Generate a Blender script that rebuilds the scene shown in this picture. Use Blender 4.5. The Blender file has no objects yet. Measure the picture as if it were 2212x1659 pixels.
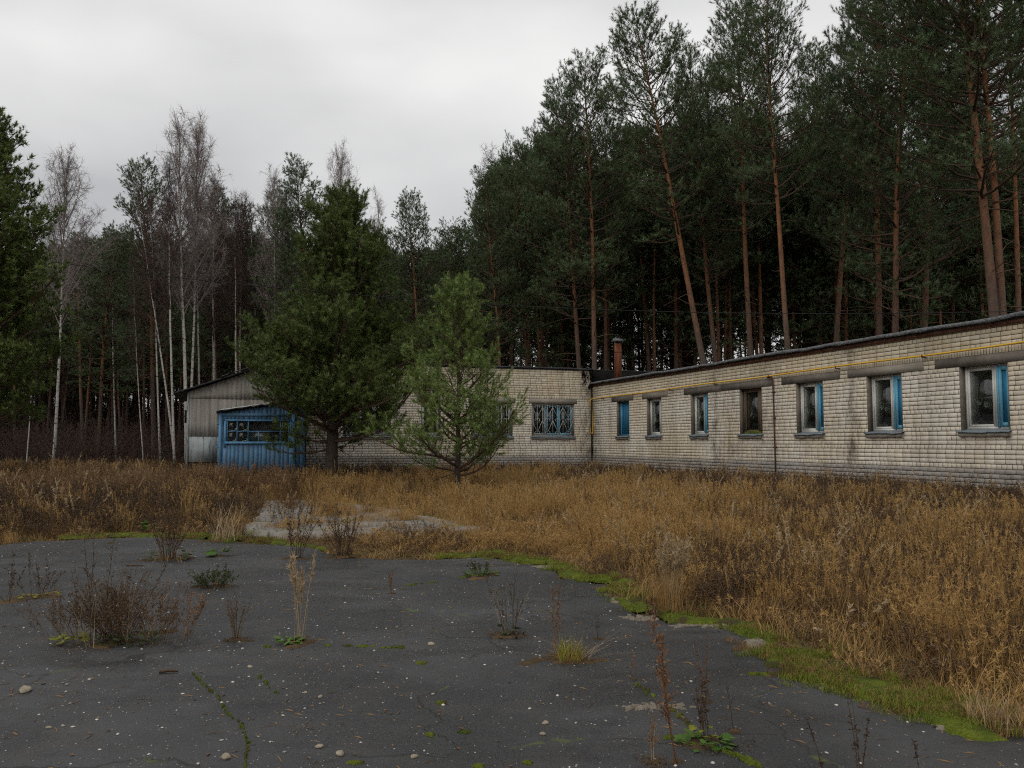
import bpy, math, random
import numpy as np
from mathutils import Vector, Matrix

# ------------------------------------------------------------------ camera, sky, sun, exposure
S = bpy.context.scene
COL = S.collection
EYE = 1.65
F = 1853.3                                   # focal length in pixels of a 2212 px wide picture
CX, CY = 1106.0, 829.5
PITCH = math.radians(3.905)
cam_d = bpy.data.cameras.new('camera'); cam = bpy.data.objects.new('camera', cam_d); COL.objects.link(cam)
cam.location = (0, 0, EYE); cam.rotation_euler = (math.pi / 2 + PITCH, 0, 0)
cam_d.sensor_width = 36; cam_d.lens = 36 * F / 2212; cam_d.clip_start = 0.05; cam_d.clip_end = 2000
S.camera = cam

SUN_EL, SUN_AZ = math.radians(43), math.radians(214)      # azimuth clockwise from +Y: behind the camera, a little to its left
world = bpy.data.worlds.new('World'); S.world = world; world.use_nodes = True
wn = world.node_tree; wn.nodes.clear()
def wnode(t, **k):
    n = wn.nodes.new(t)
    for a, v in k.items(): setattr(n, a, v)
    return n
w_out = wnode('ShaderNodeOutputWorld'); w_bg = wnode('ShaderNodeBackground'); w_bg.inputs[1].default_value = 0.1
w_sky = wnode('ShaderNodeTexSky', sky_type='NISHITA', sun_disc=False, sun_elevation=SUN_EL, sun_rotation=SUN_AZ)
w_tc = wnode('ShaderNodeTexCoord'); w_map = wnode('ShaderNodeMapping'); w_map.inputs['Scale'].default_value = (1, 1, 2.2)
w_map.inputs['Location'].default_value = (4.6, 6.3, 0.7)
w_nz = wnode('ShaderNodeTexNoise'); w_nz.inputs['Scale'].default_value = 1.5; w_nz.inputs['Detail'].default_value = 5
w_nz.inputs['Roughness'].default_value = 0.42
w_rp = wnode('ShaderNodeValToRGB')
w_rp.color_ramp.elements[0].position = 0.38; w_rp.color_ramp.elements[0].color = (0.60, 0.605, 0.62, 1)
w_rp.color_ramp.elements[1].position = 0.63; w_rp.color_ramp.elements[1].color = (1.12, 1.115, 1.10, 1)
w_sc = wnode('ShaderNodeVectorMath', operation='SCALE'); w_sc.inputs['Scale'].default_value = 7.0      # the overcast layer
w_mx = wnode('ShaderNodeMix', data_type='RGBA'); w_mx.inputs['Factor'].default_value = 0.96
L = wn.links.new
L(w_tc.outputs['Generated'], w_map.inputs['Vector']); L(w_map.outputs[0], w_nz.inputs['Vector'])
L(w_nz.outputs['Fac'], w_rp.inputs['Fac']); L(w_rp.outputs['Color'], w_sc.inputs[0])
L(w_sky.outputs[0], w_mx.inputs['A']); L(w_sc.outputs[0], w_mx.inputs['B'])
L(w_mx.outputs['Result'], w_bg.inputs[0]); L(w_bg.outputs[0], w_out.inputs[0])

sun_d = bpy.data.lights.new('sun', 'SUN'); sun = bpy.data.objects.new('sun', sun_d); COL.objects.link(sun)
sun_d.energy = 1.5; sun_d.angle = math.radians(95); sun_d.color = (1.0, 0.96, 0.9)
sd = Vector((math.sin(SUN_AZ) * math.cos(SUN_EL), math.cos(SUN_AZ) * math.cos(SUN_EL), math.sin(SUN_EL)))
sun.rotation_euler = sd.to_track_quat('Z', 'Y').to_euler()
S.view_settings.view_transform = 'Standard'; S.view_settings.look = 'None'
S.view_settings.exposure = 0.2; S.view_settings.gamma = 1.0; S.view_settings.use_curve_mapping = False
S.render.engine = 'CYCLES'
S.cycles.max_bounces = 4; S.cycles.diffuse_bounces = 2; S.cycles.glossy_bounces = 2
S.cycles.transmission_bounces = 2; S.cycles.transparent_max_bounces = 8; S.cycles.use_denoising = False; S.cycles.sample_clamp_indirect = 3.0; S.cycles.filter_width = 1.1; S.cycles.adaptive_threshold = 0.015; S.cycles.adaptive_min_samples = 16

# ------------------------------------------------------------------ geometry helpers
def ray(x, y):
    a, u = x - CX, CY - y
    return np.array([a, F * math.cos(PITCH) - u * math.sin(PITCH), F * math.sin(PITCH) + u * math.cos(PITCH)])
def at(x, y, Y):                              # the point seen at a picture position, Y metres away
    r = ray(x, y); return r * (Y / r[1]) + np.array([0, 0, EYE])
def gr(x, y, z=0.0):                          # the point of level ground seen at a picture position
    r = ray(x, y); return r * ((z - EYE) / r[2]) + np.array([0, 0, EYE])

TH = math.radians(18.727)                     # the building's turn
EX = np.array([math.cos(TH), math.sin(TH)]); EY = np.array([-math.sin(TH), math.cos(TH)])
CORNER = np.array([3.48, 37.1])               # inner corner of the L-shaped building

def vnoise(x, y, seed=0):
    x = np.asarray(x, float); y = np.asarray(y, float)
    xi, yi = np.floor(x).astype(np.int64), np.floor(y).astype(np.int64)
    fx, fy = x - xi, y - yi
    fx = fx * fx * (3 - 2 * fx); fy = fy * fy * (3 - 2 * fy)
    def h(a, b):
        n = (a * 374761393 + b * 668265263 + seed * 974634777) & 0xffffffff
        n = ((n ^ (n >> 13)) * 1274126177) & 0xffffffff
        return ((n ^ (n >> 16)) & 0xffff) / 65535.0
    return (h(xi, yi) * (1 - fx) + h(xi + 1, yi) * fx) * (1 - fy) + (h(xi, yi + 1) * (1 - fx) + h(xi + 1, yi + 1) * fx) * fy
def fnoise(x, y, seed=0, o=3):
    s = 0; a = 1; t = 0
    for k in range(o):
        s = s + a * vnoise(np.asarray(x) * 2 ** k, np.asarray(y) * 2 ** k, seed + k); t += a; a *= .5
    return s / t
def sstep(a, b, x):
    t = np.clip((np.asarray(x, float) - a) / (b - a), 0, 1); return t * t * (3 - 2 * t)
def loc(x, y):                                # world -> building plan
    dx, dy = np.asarray(x, float) - CORNER[0], np.asarray(y, float) - CORNER[1]
    return dx * EX[0] + dy * EX[1], dx * EY[0] + dy * EY[1]
def height(x, y):                             # top of asphalt / soil
    lx, ly = loc(x, y)
    d = np.minimum(-lx, -ly)
    h = 0.45 * (1 - sstep(0.5, 9, d))
    d2 = np.hypot(x, y)
    heave = (fnoise(np.asarray(x) / 2.3, np.asarray(y) / 1.6, 3, 3) - .5) * 0.11
    return h + heave * (1 - sstep(60, 90, d2))

def mesh(name, V, tris=None, quads=None, mat=None, smooth=False, midx=None):
    me = bpy.data.meshes.new(name)
    V = np.asarray(V, np.float32).reshape(-1, 3)
    T = np.zeros((0, 3), np.int32) if tris is None else np.asarray(tris, np.int32).reshape(-1, 3)
    Q = np.zeros((0, 4), np.int32) if quads is None else np.asarray(quads, np.int32).reshape(-1, 4)
    me.vertices.add(len(V)); me.vertices.foreach_set('co', V.ravel())
    nl = T.size + Q.size
    me.loops.add(nl); me.loops.foreach_set('vertex_index', np.concatenate([T.ravel(), Q.ravel()]).astype(np.int32))
    me.polygons.add(len(T) + len(Q))
    st = np.concatenate([np.arange(len(T)) * 3, T.size + np.arange(len(Q)) * 4]).astype(np.int32)
    me.polygons.foreach_set('loop_start', st)
    if smooth: me.polygons.foreach_set('use_smooth', np.ones(len(st), bool))
    mats = mat if isinstance(mat, (list, tuple)) else [mat]
    for m in mats:
        if m: me.materials.append(m)
    if midx is not None: me.polygons.foreach_set('material_index', np.asarray(midx, np.int32))
    me.update(); me.validate()
    return me

class MB:                                     # collects pieces of one mesh
    def __init__(s): s.V = []; s.T = []; s.Q = []; s.n = 0
    def add(s, V, T=None, Q=None):
        V = np.asarray(V, float).reshape(-1, 3)
        if T is not None and len(T): s.T.append(np.asarray(T, int).reshape(-1, 3) + s.n)
        if Q is not None and len(Q): s.Q.append(np.asarray(Q, int).reshape(-1, 4) + s.n)
        s.V.append(V); s.n += len(V); return s
    def box(s, x0, x1, y0, y1, z0, z1):
        return s.add([(x0, y0, z0), (x1, y0, z0), (x1, y1, z0), (x0, y1, z0), (x0, y0, z1), (x1, y0, z1), (x1, y1, z1), (x0, y1, z1)],
                     Q=[(0, 3, 2, 1), (4, 5, 6, 7), (0, 1, 5, 4), (1, 2, 6, 5), (2, 3, 7, 6), (3, 0, 4, 7)])
    def tube(s, P, R, n=6, cap=True):
        P = np.asarray(P, float); k = len(P); R = np.broadcast_to(np.asarray(R, float), (k,))
        d = np.gradient(P, axis=0); d /= np.linalg.norm(d, axis=1)[:, None] + 1e-9
        ref = np.array([0., 0, 1]) if abs(d[0, 2]) < .9 else np.array([1., 0, 0])
        a = np.cross(d, ref); a /= np.linalg.norm(a, axis=1)[:, None] + 1e-9
        b = np.cross(d, a)
        t = np.arange(n) * 2 * math.pi / n
        V = (P[:, None] + R[:, None, None] * (np.cos(t)[None, :, None] * a[:, None] + np.sin(t)[None, :, None] * b[:, None])).reshape(-1, 3)
        i = np.arange(k - 1)[:, None] * n; j = np.arange(n)[None]; j2 = (j + 1) % n
        Q = np.stack([i + j, i + j2, i + n + j2, i + n + j], -1).reshape(-1, 4)
        s.add(V, Q=Q)
        if cap:
            m = s.n - len(V)
            for o, rev in ((0, 0), ((k - 1) * n, 1)):
                c = [m + o + q for q in range(n)]
                for q in range(1, n - 1):
                    s.T.append(np.array([[c[0], c[q + 1], c[q]]] if not rev else [[c[0], c[q], c[q + 1]]]))
        return s
    def arrays(s):
        V = np.concatenate(s.V) if s.V else np.zeros((0, 3))
        T = np.concatenate(s.T) if s.T else None
        Q = np.concatenate(s.Q) if s.Q else None
        return V, T, Q
    def mesh(s, name, mat, smooth=False):
        V, T, Q = s.arrays(); return mesh(name, V, T, Q, mat, smooth)
    def obj(s, name, mat, parent=None, smooth=False, **k):
        return link(name, s.mesh(name, mat, smooth), parent, **k)

def link(name, data, parent=None, loc=None, rot=None, label=None, cat=None, group=None, kind=None):
    o = bpy.data.objects.new(name, data); COL.objects.link(o)
    if parent: o.parent = parent
    if loc is not None: o.location = loc
    if rot is not None: o.rotation_euler = rot
    if label: o['label'] = label
    if cat: o['category'] = cat
    if group: o['group'] = group
    if kind: o['kind'] = kind
    return o
def thing(name, label, cat, loc=(0, 0, 0), rz=0, group=None):
    return link(name, None, None, loc, (0, 0, rz), label, cat, group)

# ------------------------------------------------------------------ material helpers
class NT:
    def __init__(s, name, rough=.85, spec=.25):
        s.m = bpy.data.materials.new(name); s.m.use_nodes = True
        s.t = s.m.node_tree; s.b = s.t.nodes['Principled BSDF']; s.out = s.t.nodes['Material Output']
        s.b.inputs['Roughness'].default_value = rough; s.b.inputs['Specular IOR Level'].default_value = spec
        s.tc = None
    def n(s, t, **k):
        q = s.t.nodes.new(t)
        for a, v in k.items(): setattr(q, a, v)
        return q
    def set(s, sock, v):
        if v is None: return
        if isinstance(v, bpy.types.NodeSocket): s.t.links.new(v, sock)
        elif hasattr(sock, 'default_value'):
            if isinstance(v, (tuple, list)) and len(v) == 3 and sock.type == 'RGBA': v = (*v, 1)
            sock.default_value = v
    def co(s, kind='Object', obj=None):
        q = s.n('ShaderNodeTexCoord')
        if obj: q.object = obj
        return q.outputs[kind]
    def pos(s): return s.n('ShaderNodeNewGeometry').outputs['Position']
    def map(s, v, scale=(1, 1, 1), loc=(0, 0, 0)):
        q = s.n('ShaderNodeMapping'); s.set(q.inputs['Vector'], v); q.inputs['Scale'].default_value = scale; q.inputs['Location'].default_value = loc
        return q.outputs[0]
    def noise(s, v, scale, detail=3, rough=.5):
        q = s.n('ShaderNodeTexNoise'); s.set(q.inputs['Vector'], v); q.inputs['Scale'].default_value = scale
        q.inputs['Detail'].default_value = detail; q.inputs['Roughness'].default_value = rough
        return q.outputs['Fac']
    def voro(s, v, scale, feature='F1', out='Distance'):
        q = s.n('ShaderNodeTexVoronoi', feature=feature); s.set(q.inputs['Vector'], v); q.inputs['Scale'].default_value = scale
        return q.outputs[out]
    def math(s, op, a, b=None, c=None, clamp=False):
        q = s.n('ShaderNodeMath', operation=op, use_clamp=clamp)
        for i, v in enumerate((a, b, c)): s.set(q.inputs[i], v)
        return q.outputs[0]
    def range(s, v, a, b, c=0., d=1.):
        q = s.n('ShaderNodeMapRange'); s.set(q.inputs[0], v)
        for i, k in enumerate((a, b, c, d)): q.inputs[i + 1].default_value = k
        return q.outputs[0]
    def mix(s, f, a, b, mode='MIX'):
        q = s.n('ShaderNodeMix', data_type='RGBA', blend_type=mode)
        s.set(q.inputs['Factor'], f); s.set(q.inputs['A'], a); s.set(q.inputs['B'], b)
        return q.outputs['Result']
    def sep(s, v):
        q = s.n('ShaderNodeSeparateXYZ'); s.set(q.inputs[0], v); return q.outputs
    def bump(s, h, strength=.3, dist=.01):
        q = s.n('ShaderNodeBump'); q.inputs['Strength'].default_value = strength; q.inputs['Distance'].default_value = dist
        s.set(q.inputs['Height'], h); s.t.links.new(q.outputs[0], s.b.inputs['Normal'])
    def color(s, c): s.set(s.b.inputs['Base Color'], c); return s
    def rnd(s): return s.n('ShaderNodeObjectInfo').outputs['Random']
    def island(s): return s.n('ShaderNodeNewGeometry').outputs['Random Per Island']

def plain(name, c, c2=None, scale=6, rough=.8, spec=.25, bump=0, coord='Object'):
    t = NT(name, rough, spec)
    if c2 is None: t.color(c)
    else:
        f = t.noise(t.co(coord), scale, 5, .6); t.color(t.mix(t.range(f, .3, .7), c, c2))
        if bump: t.bump(f, bump, .02)
    return t.m

# asphalt: dark, patchy, with pale aggregate and hair cracks
t = NT('asphalt', .72, .5)
P = t.pos()
big = t.noise(P, .55, 4, .55); mid = t.noise(P, 3.0, 5, .6); fine = t.noise(P, 60, 4, .7)
damp = t.noise(t.map(P, (.75, 1.5, 1)), .9, 5, .6)
c = t.mix(t.range(big, .44, .57), (.0090, .0087, .0087), (.042, .0415, .0425))
c = t.mix(t.range(damp, .48, .58, 0, .85), c, (.0075, .0072, .0074))
c = t.mix(t.range(mid, .40, .75, 0, .8), c, (.026, .0245, .023))
c = t.mix(t.math('MULTIPLY', t.range(t.noise(P, 1.7, 6, .7), .54, .70), .55), c, (.050, .042, .033))
c = t.mix(t.math('MULTIPLY', t.range(fine, .35, .75), .55), c, (.060, .060, .062))
vd = t.n('ShaderNodeTexVoronoi', feature='F1'); t.set(vd.inputs['Vector'], P); vd.inputs['Scale'].default_value = 26
spk = t.math('MULTIPLY', t.math('LESS_THAN', vd.outputs['Distance'], .13), t.math('GREATER_THAN', t.sep(vd.outputs['Color'])[0], .72))
c = t.mix(t.math('MULTIPLY', spk, .6), c, (.34, .33, .31))
warp = t.n('ShaderNodeVectorMath', operation='ADD'); nz = t.n('ShaderNodeTexNoise'); nz.inputs['Scale'].default_value = 1.2; nz.inputs['Detail'].default_value = 5
t.set(nz.inputs['Vector'], P); t.set(warp.inputs[0], P)
sc = t.n('ShaderNodeVectorMath', operation='SCALE'); sc.inputs['Scale'].default_value = 1.3; t.set(sc.inputs[0], nz.outputs['Color']); t.set(warp.inputs[1], sc.outputs[0])
ce = t.voro(warp.outputs[0], .33, 'DISTANCE_TO_EDGE')
crk = t.math('MULTIPLY', t.range(ce, .002, .008, 1, 0), t.range(t.noise(P, .9, 2), .38, .50))
c = t.mix(t.math('MULTIPLY', crk, .85), c, (.012, .011, .010))
msf = t.math('MULTIPLY', t.range(ce, .002, .011, 1, 0), t.range(t.noise(P, 1.6, 4, .7), .58, .64))
c = t.mix(msf, c, (.060, .075, .018))
t.color(c); t.set(t.b.inputs['Roughness'], t.range(damp, .42, .62, .66, .40))
t.bump(t.math('SUBTRACT', t.math('ADD', fine, t.math('MULTIPLY', mid, .6)), crk), .45, .012)
M_ASPHALT = t.m

t = NT('soil'); P = t.pos(); f = t.noise(P, 1.3, 5, .65); f2 = t.noise(P, 9, 4, .7)
c = t.mix(t.range(f, .35, .65), (.045, .030, .016), (.115, .070, .028)); c = t.mix(t.math('MULTIPLY', t.range(f2, .45, .7), .7), c, (.030, .024, .012))
t.color(c); t.bump(f2, .8, .05); M_SOIL = t.m
t = NT('concrete', .85); P = t.pos(); f = t.noise(P, 2.2, 6, .65); f2 = t.noise(P, 28, 3, .7)
c = t.mix(t.range(f, .35, .65), (.15, .138, .122), (.245, .228, .20)); c = t.mix(t.math('MULTIPLY', t.range(t.noise(P, 1.1, 5, .7), .55, .62), .8), c, (.09, .10, .03))
t.color(c); t.bump(f2, .4, .01); M_CONC = t.m
t = NT('sand', .95, .1); P = t.pos(); f = t.noise(P, 22, 5, .75); t.color(t.mix(t.range(f, .35, .65), (.12, .10, .078), (.25, .22, .175))); t.bump(f, .7, .02); M_SAND = t.m
t = NT('moss', .95, .1); P = t.pos(); f = t.noise(P, 5, 4, .6); f2 = t.noise(P, 70, 3, .7)
c = t.mix(t.range(f, .35, .65), (.070, .105, .015), (.17, .195, .024)); c = t.mix(t.math('MULTIPLY', t.range(f2, .4, .7), .5), c, (.035, .05, .010)); c = t.mix(t.range(t.noise(P, 3.3, 5, .7), .50, .62), c, (.075, .060, .028))
t.color(c); t.bump(f2, 1, .03); M_MOSS = t.m
t = NT('pebble', .8, .3); r = t.island(); c = t.mix(t.math('POWER', r, .8), (.16, .15, .14), (.62, .59, .53)); c = t.mix(t.math('GREATER_THAN', r, .93), c, (.05, .045, .04)); t.color(c); M_PEB = t.m
t = NT('limestone', .85, .2); f = t.noise(t.co(), 9, 5, .65); t.color(t.mix(t.range(f, .35, .7), (.20, .165, .115), (.42, .37, .29))); t.bump(f, .6, .02); M_STONE = t.m

BUILDING = link('brick_building', None, None, (CORNER[0], CORNER[1], 0), (0, 0, TH),
                'long single storey building of pale bricks with flat black roof', 'building')
def brick_mat(name, low, high, plinth=False):
    t = NT(name, .9, .15)
    P = t.co('Object', BUILDING); X, Y, Z = t.sep(P)
    r = t.math('FRACT', t.math('ADD', t.island(), t.math('MULTIPLY', t.rnd(), 7.31)))
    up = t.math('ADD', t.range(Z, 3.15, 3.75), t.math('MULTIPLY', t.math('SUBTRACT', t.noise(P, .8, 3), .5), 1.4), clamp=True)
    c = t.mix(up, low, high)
    warm = t.range(t.noise(P, .45, 3, .6), .42, .62)
    c = t.mix(t.math('MULTIPLY', warm, .75), c, tuple(a * b for a, b in zip(low, (.94, .83, .66))))
    c = t.mix(t.math('MULTIPLY', r, .60), c, t.mix(t.math('FRACT', t.math('MULTIPLY', r, 5.7)), tuple(a * .68 for a in low), tuple(min(.80, a * 1.1) for a in low)))
    # rain streaks and grime that run down from the eaves
    st = t.noise(t.map(P, (1.9, 1.9, .16)), 1.0, 4, .6)
    g = t.range(st, .55, .74)
    def streak(axis, c0, w):
        d = t.math('DIVIDE', t.math('SUBTRACT', axis, c0), w)
        return t.math('POWER', 2.718, t.math('MULTIPLY', t.math('MULTIPLY', d, d), -1.0))
    wob = t.math('MULTIPLY', t.math('SUBTRACT', t.noise(P, 1.3, 4, .65), .5), .9)
    yy = t.math('ADD', Y, wob); xx = t.math('ADD', X, wob)
    sp = None
    for ax, c0, w, k in ((yy, -9.75, .26, 1.0), (yy, -10.6, .9, .62), (yy, -16.1, .26, 1.0), (yy, -15.6, .6, .3), (yy, -12.6, .8, .5), (yy, -7.0, .5, .3), (yy, -18.6, .45, .35), (xx, -11.4, .7, .5), (yy, -3.0, .5, .35), (yy, -22.5, .4, .6)):
        v = t.math('MULTIPLY', streak(ax, c0, w), k); sp = v if sp is None else t.math('MAXIMUM', sp, v)
    sp = t.math('MAXIMUM', sp, t.math('MULTIPLY', streak(yy, -.1, .75), streak(xx, -.1, .6)))
    sp = t.math('MULTIPLY', sp, t.math('MULTIPLY', t.range(t.noise(t.map(P, (1.6, 1.6, .7)), 2.4, 5, .75), .34, .60), t.range(Z, 1.1, 3.6, 1.0, .6)))
    spots = t.math('MULTIPLY', t.range(t.noise(P, 7, 4, .75), .64, .78), .45)
    g = t.math('MAXIMUM', t.math('MULTIPLY', g, .40), sp)
    g = t.math('MAXIMUM', g, spots)
    # splashed dirt under the window sills and near the ground
    gl = t.math('MULTIPLY', t.range(Z, 1.0, 1.45, 1, 0), t.range(t.noise(P, 1.7, 3, .6), .42, .7))
    g = t.math('MAXIMUM', g, t.math('MULTIPLY', gl, .6))
    mot = t.math('MULTIPLY', t.range(t.noise(t.map(P, (1, 1, .6)), .55, 5, .65), .50, .68), .55)
    c = t.mix(mot, c, tuple(a * b for a, b in zip(low, (.62, .54, .40))))
    c = t.mix(t.math('MULTIPLY', g, .9), c, (.085, .062, .042))
    if plinth: c = t.mix(.5, c, (.27, .25, .23))
    t.color(c); t.bump(t.noise(P, 60, 3, .7), .35, .006)
    return t.m
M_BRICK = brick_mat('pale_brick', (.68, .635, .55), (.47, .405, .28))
M_PLINTH = brick_mat('plinth_brick', (.46, .44, .41), (.46, .44, .41), True)
M_MORTAR = plain('mortar', (.095, .077, .056), (.17, .142, .106), 4)
M_CEMENT = plain('cement', (.105, .090, .075), (.19, .17, .145), 2.2, bump=.2)
M_CEMENT2 = plain('pale_cement', (.20, .18, .15), (.30, .27, .23), 2.2, bump=.2)
M_JAMB = plain('jamb_plaster', (.12, .10, .08), (.24, .21, .17), 3)
def paint(name, c, wood, scale, lo, hi, rough=.6):
    t = NT(name, rough, .3); P = t.co()
    f = t.noise(t.map(P, (1, 1, .12)), scale, 6, .7)
    v = t.noise(P, 2, 3); rr = t.rnd()
    c1 = t.mix(t.range(v, .3, .7), tuple(a * .72 for a in c), tuple(min(.9, a * 1.15) for a in c))
    c1 = t.mix(t.math('MULTIPLY', rr, .2), c1, tuple(a * .6 for a in c))
    t.color(t.mix(t.range(f, lo, hi), c1, wood)); t.bump(f, .25, .01); return t.m
M_WHITE = paint('white_paint', (.60, .60, .56), (.30, .26, .2), 14, .66, .72)
M_GREYPAINT = paint('grey_white_paint', (.33, .345, .33), (.2, .17, .13), 14, .62, .7)
M_BLUE = paint('light_blue_paint', (.13, .36, .50), (.20, .22, .22), 16, .64, .70)
M_TEAL = paint('deep_blue_paint', (.018, .145, .27), (.07, .12, .15), 14, .66, .74)
M_PORCH = paint('porch_blue_paint', (.105, .235, .395), (.16, .165, .165), 18, .52, .64)
M_PORCHTRIM = paint('porch_trim_paint', (.13, .31, .52), (.19, .19, .19), 18, .60, .68)
M_WOOD = paint('bare_wood', (.15, .105, .07), (.07, .05, .035), 10, .45, .65, .85)
M_PEEL = paint('peeling_white', (.40, .44, .44), (.16, .145, .12), 13, .52, .62, .85)
t = NT('window_glass'); gl = t.n('ShaderNodeBsdfGlossy'); gl.inputs['Roughness'].default_value = .14; gl.inputs['Color'].default_value = (.9, .95, .92, 1)
tr = t.n('ShaderNodeBsdfTransparent'); tr.inputs['Color'].default_value = (.80, .84, .80, 1)
df = t.n('ShaderNodeBsdfDiffuse'); df.inputs['Color'].default_value = (.13, .135, .115, 1)
fr = t.n('ShaderNodeFresnel'); fr.inputs['IOR'].default_value = 1.5
m1 = t.n('ShaderNodeMixShader'); t.set(m1.inputs[0], t.math('MULTIPLY', t.noise(t.co(), 1.2, 2, .5), .16)); t.set(m1.inputs[1], tr.outputs[0]); t.set(m1.inputs[2], df.outputs[0])
m2 = t.n('ShaderNodeMixShader'); t.set(m2.inputs[0], fr.outputs[0]); t.set(m2.inputs[1], m1.outputs[0]); t.set(m2.inputs[2], gl.outputs[0])
t.t.links.new(m2.outputs[0], t.out.inputs[0]); M_GLASS = t.m
M_SILL = plain('sill_metal', (.10, .125, .145), (.17, .20, .215), 5, .5, .4)
M_IRON = plain('grille_iron', (.50, .50, .48), (.34, .32, .29), 9, .6, .4)
t = NT('yellow_paint', .5, .4); f = t.noise(t.co(), 5, 5, .7); t.color(t.mix(t.range(f, .6, .72), (.62, .37, .035), (.26, .15, .03))); M_YELLOW = t.m
t = NT('rust', .8, .3); P = t.co(); f = t.noise(t.map(P, (1, 1, .3)), 6, 6, .7)
t.color(t.mix(t.range(f, .4, .62), (.085, .019, .010), (.18, .062, .024))); M_RUST = t.m
M_DARKRUST = plain('dark_rust', (.055, .022, .014), (.11, .05, .03), 7)
t = NT('roofing_felt', .7, .35); P = t.pos(); f = t.noise(P, 7, 5, .7); t.color(t.mix(t.range(f, .4, .7), (.012, .012, .013), (.055, .056, .06))); t.bump(f, .8, .04); M_FELT = t.m
t = NT('weathered_felt', .6, .4); P = t.pos(); f = t.noise(P, 12, 5, .7); t.color(t.mix(t.range(f, .35, .65), (.05, .052, .056), (.17, .175, .185))); t.bump(f, 1, .04); M_FELT2 = t.m
t = NT('asbestos_sheet', .9, .15); P = t.co('Object', BUILDING)
f = t.noise(t.map(P, (6, 6, .45)), 1, 5, .6); f2 = t.noise(P, 1.6, 4)
c = t.mix(t.range(f, .35, .68), (.31, .285, .25), (.54, .51, .46)); c = t.mix(t.math('MULTIPLY', t.rnd(), .3), c, (.22, .20, .18))
rs = t.math('MULTIPLY', t.range(t.noise(t.map(P, (3.4, 3.4, .12), (3, 0, 0)), 1, 3), .66, .70), .7)
t.color(t.mix(rs, c, (.21, .095, .035))); t.bump(t.noise(P, 40, 3), .2, .01); M_SLATE = t.m
M_ROOM = plain('room_plaster', (.16, .17, .15), (.22, .23, .20), 2)
M_CURTAIN = plain('old_curtain', (.060, .064, .054), (.085, .09, .075), 1)
M_CABLE = plain('cable_black', (.015, .015, .015)); M_TAR = plain('black_tar', (.006, .006, .006), (.014, .013, .012), 3, .9, .1)

def needles_mat(name, a, b, tip):
    t = NT(name, .55, .3); P = t.co()
    f = t.noise(P, .9, 3, .6); r = t.island(); o = t.rnd()
    c = t.mix(t.range(f, .35, .65), a, b); c = t.mix(t.math('MULTIPLY', r, .5), c, tip)
    c = t.mix(t.math('MULTIPLY', o, .35), c, tuple(q * .6 for q in a))
    t.color(c)
    tl = t.n('ShaderNodeBsdfTranslucent'); t.set(tl.inputs['Color'], c)
    ms = t.n('ShaderNodeMixShader'); ms.inputs[0].default_value = .25
    t.set(ms.inputs[1], t.b.outputs[0]); t.set(ms.inputs[2], tl.outputs[0]); t.t.links.new(ms.outputs[0], t.out.inputs[0])
    return t.m
M_NEED = needles_mat('pine_needles', (.062, .094, .042), (.098, .140, .060), (.140, .188, .082))
M_NEED_C = needles_mat('dense_pine_needles', (.068, .104, .025), (.110, .156, .036), (.175, .220, .054))
M_NEED_Y = needles_mat('young_pine_needles', (.125, .190, .048), (.190, .260, .066), (.285, .345, .100))
def bark_mat(name, low, high, h0, h1):
    t = NT(name, .9, .15); P = t.co(); Z = t.sep(P)[2]
    f = t.noise(t.map(P, (1, 1, .28)), 9, 5, .7); f2 = t.noise(P, 1.2, 3)
    k = t.math('ADD', t.range(Z, h0, h1), t.math('MULTIPLY', t.math('SUBTRACT', f2, .5), .6), clamp=True)
    c = t.mix(k, low, high); c = t.mix(t.range(f, .42, .7), c, t.mix(.55, c, (.025, .018, .014)))
    c = t.mix(t.math('MULTIPLY', t.rnd(), .35), c, (.05, .04, .034))
    t.color(c); t.bump(f, .8, .04); return t.m
M_BARK = bark_mat('pine_bark', (.100, .076, .062), (.255, .112, .052), 5, 11)
M_LIMB = plain('pine_limb_bark', (.050, .036, .027), (.10, .058, .036), .5)
M_BARK_C = bark_mat('dark_pine_bark', (.065, .052, .042), (.11, .070, .045), 4, 10)
t = NT('birch_bark', .75, .25); P = t.co(); Z = t.sep(P)[2]
f = t.noise(t.map(P, (2.2, 2.2, 11)), 1.0, 3, .6); f2 = t.noise(t.map(P, (5, 5, 2.0)), 1, 4, .7)
c = t.mix(t.range(f2, .35, .7), (.50, .48, .44), (.30, .28, .25))
dk = t.math('MAXIMUM', t.range(f, .57, .63), t.range(t.math('ADD', f2, t.range(Z, 0, 1.6, .25, 0)), .66, .74))
t.color(t.mix(t.math('MULTIPLY', dk, .9), c, (.045, .038, .032))); M_BIRCH = t.m
M_TWIG = plain('birch_twigs', (.17, .140, .130), (.26, .215, .20), .7)
M_TWIG2 = plain('brown_twigs', (.050, .032, .026), (.085, .054, .044), .7)

def straw(name, a, b, tip, rough=.7, trans=.3):
    t = NT(name, rough, .2); o = t.rnd(); r = t.island()
    n = t.noise(t.pos(), .55, 3, .6)
    c = t.mix(t.range(t.math('ADD', n, t.math('MULTIPLY', t.math('SUBTRACT', o, .5), .35)), .32, .68), a, b); c = t.mix(t.math('MULTIPLY', r, .45), c, tip); t.color(c)
    tl = t.n('ShaderNodeBsdfTranslucent'); t.set(tl.inputs['Color'], c)
    ms = t.n('ShaderNodeMixShader'); ms.inputs[0].default_value = trans
    t.set(ms.inputs[1], t.b.outputs[0]); t.set(ms.inputs[2], tl.outputs[0]); t.t.links.new(ms.outputs[0], t.out.inputs[0])
    return t.m
M_GOLD = straw('golden_straw', (.32, .188, .066), (.44, .275, .100), (.53, .36, .158))
M_BEIGE = straw('beige_straw', (.30, .21, .12), (.42, .31, .18), (.50, .40, .26))
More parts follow.
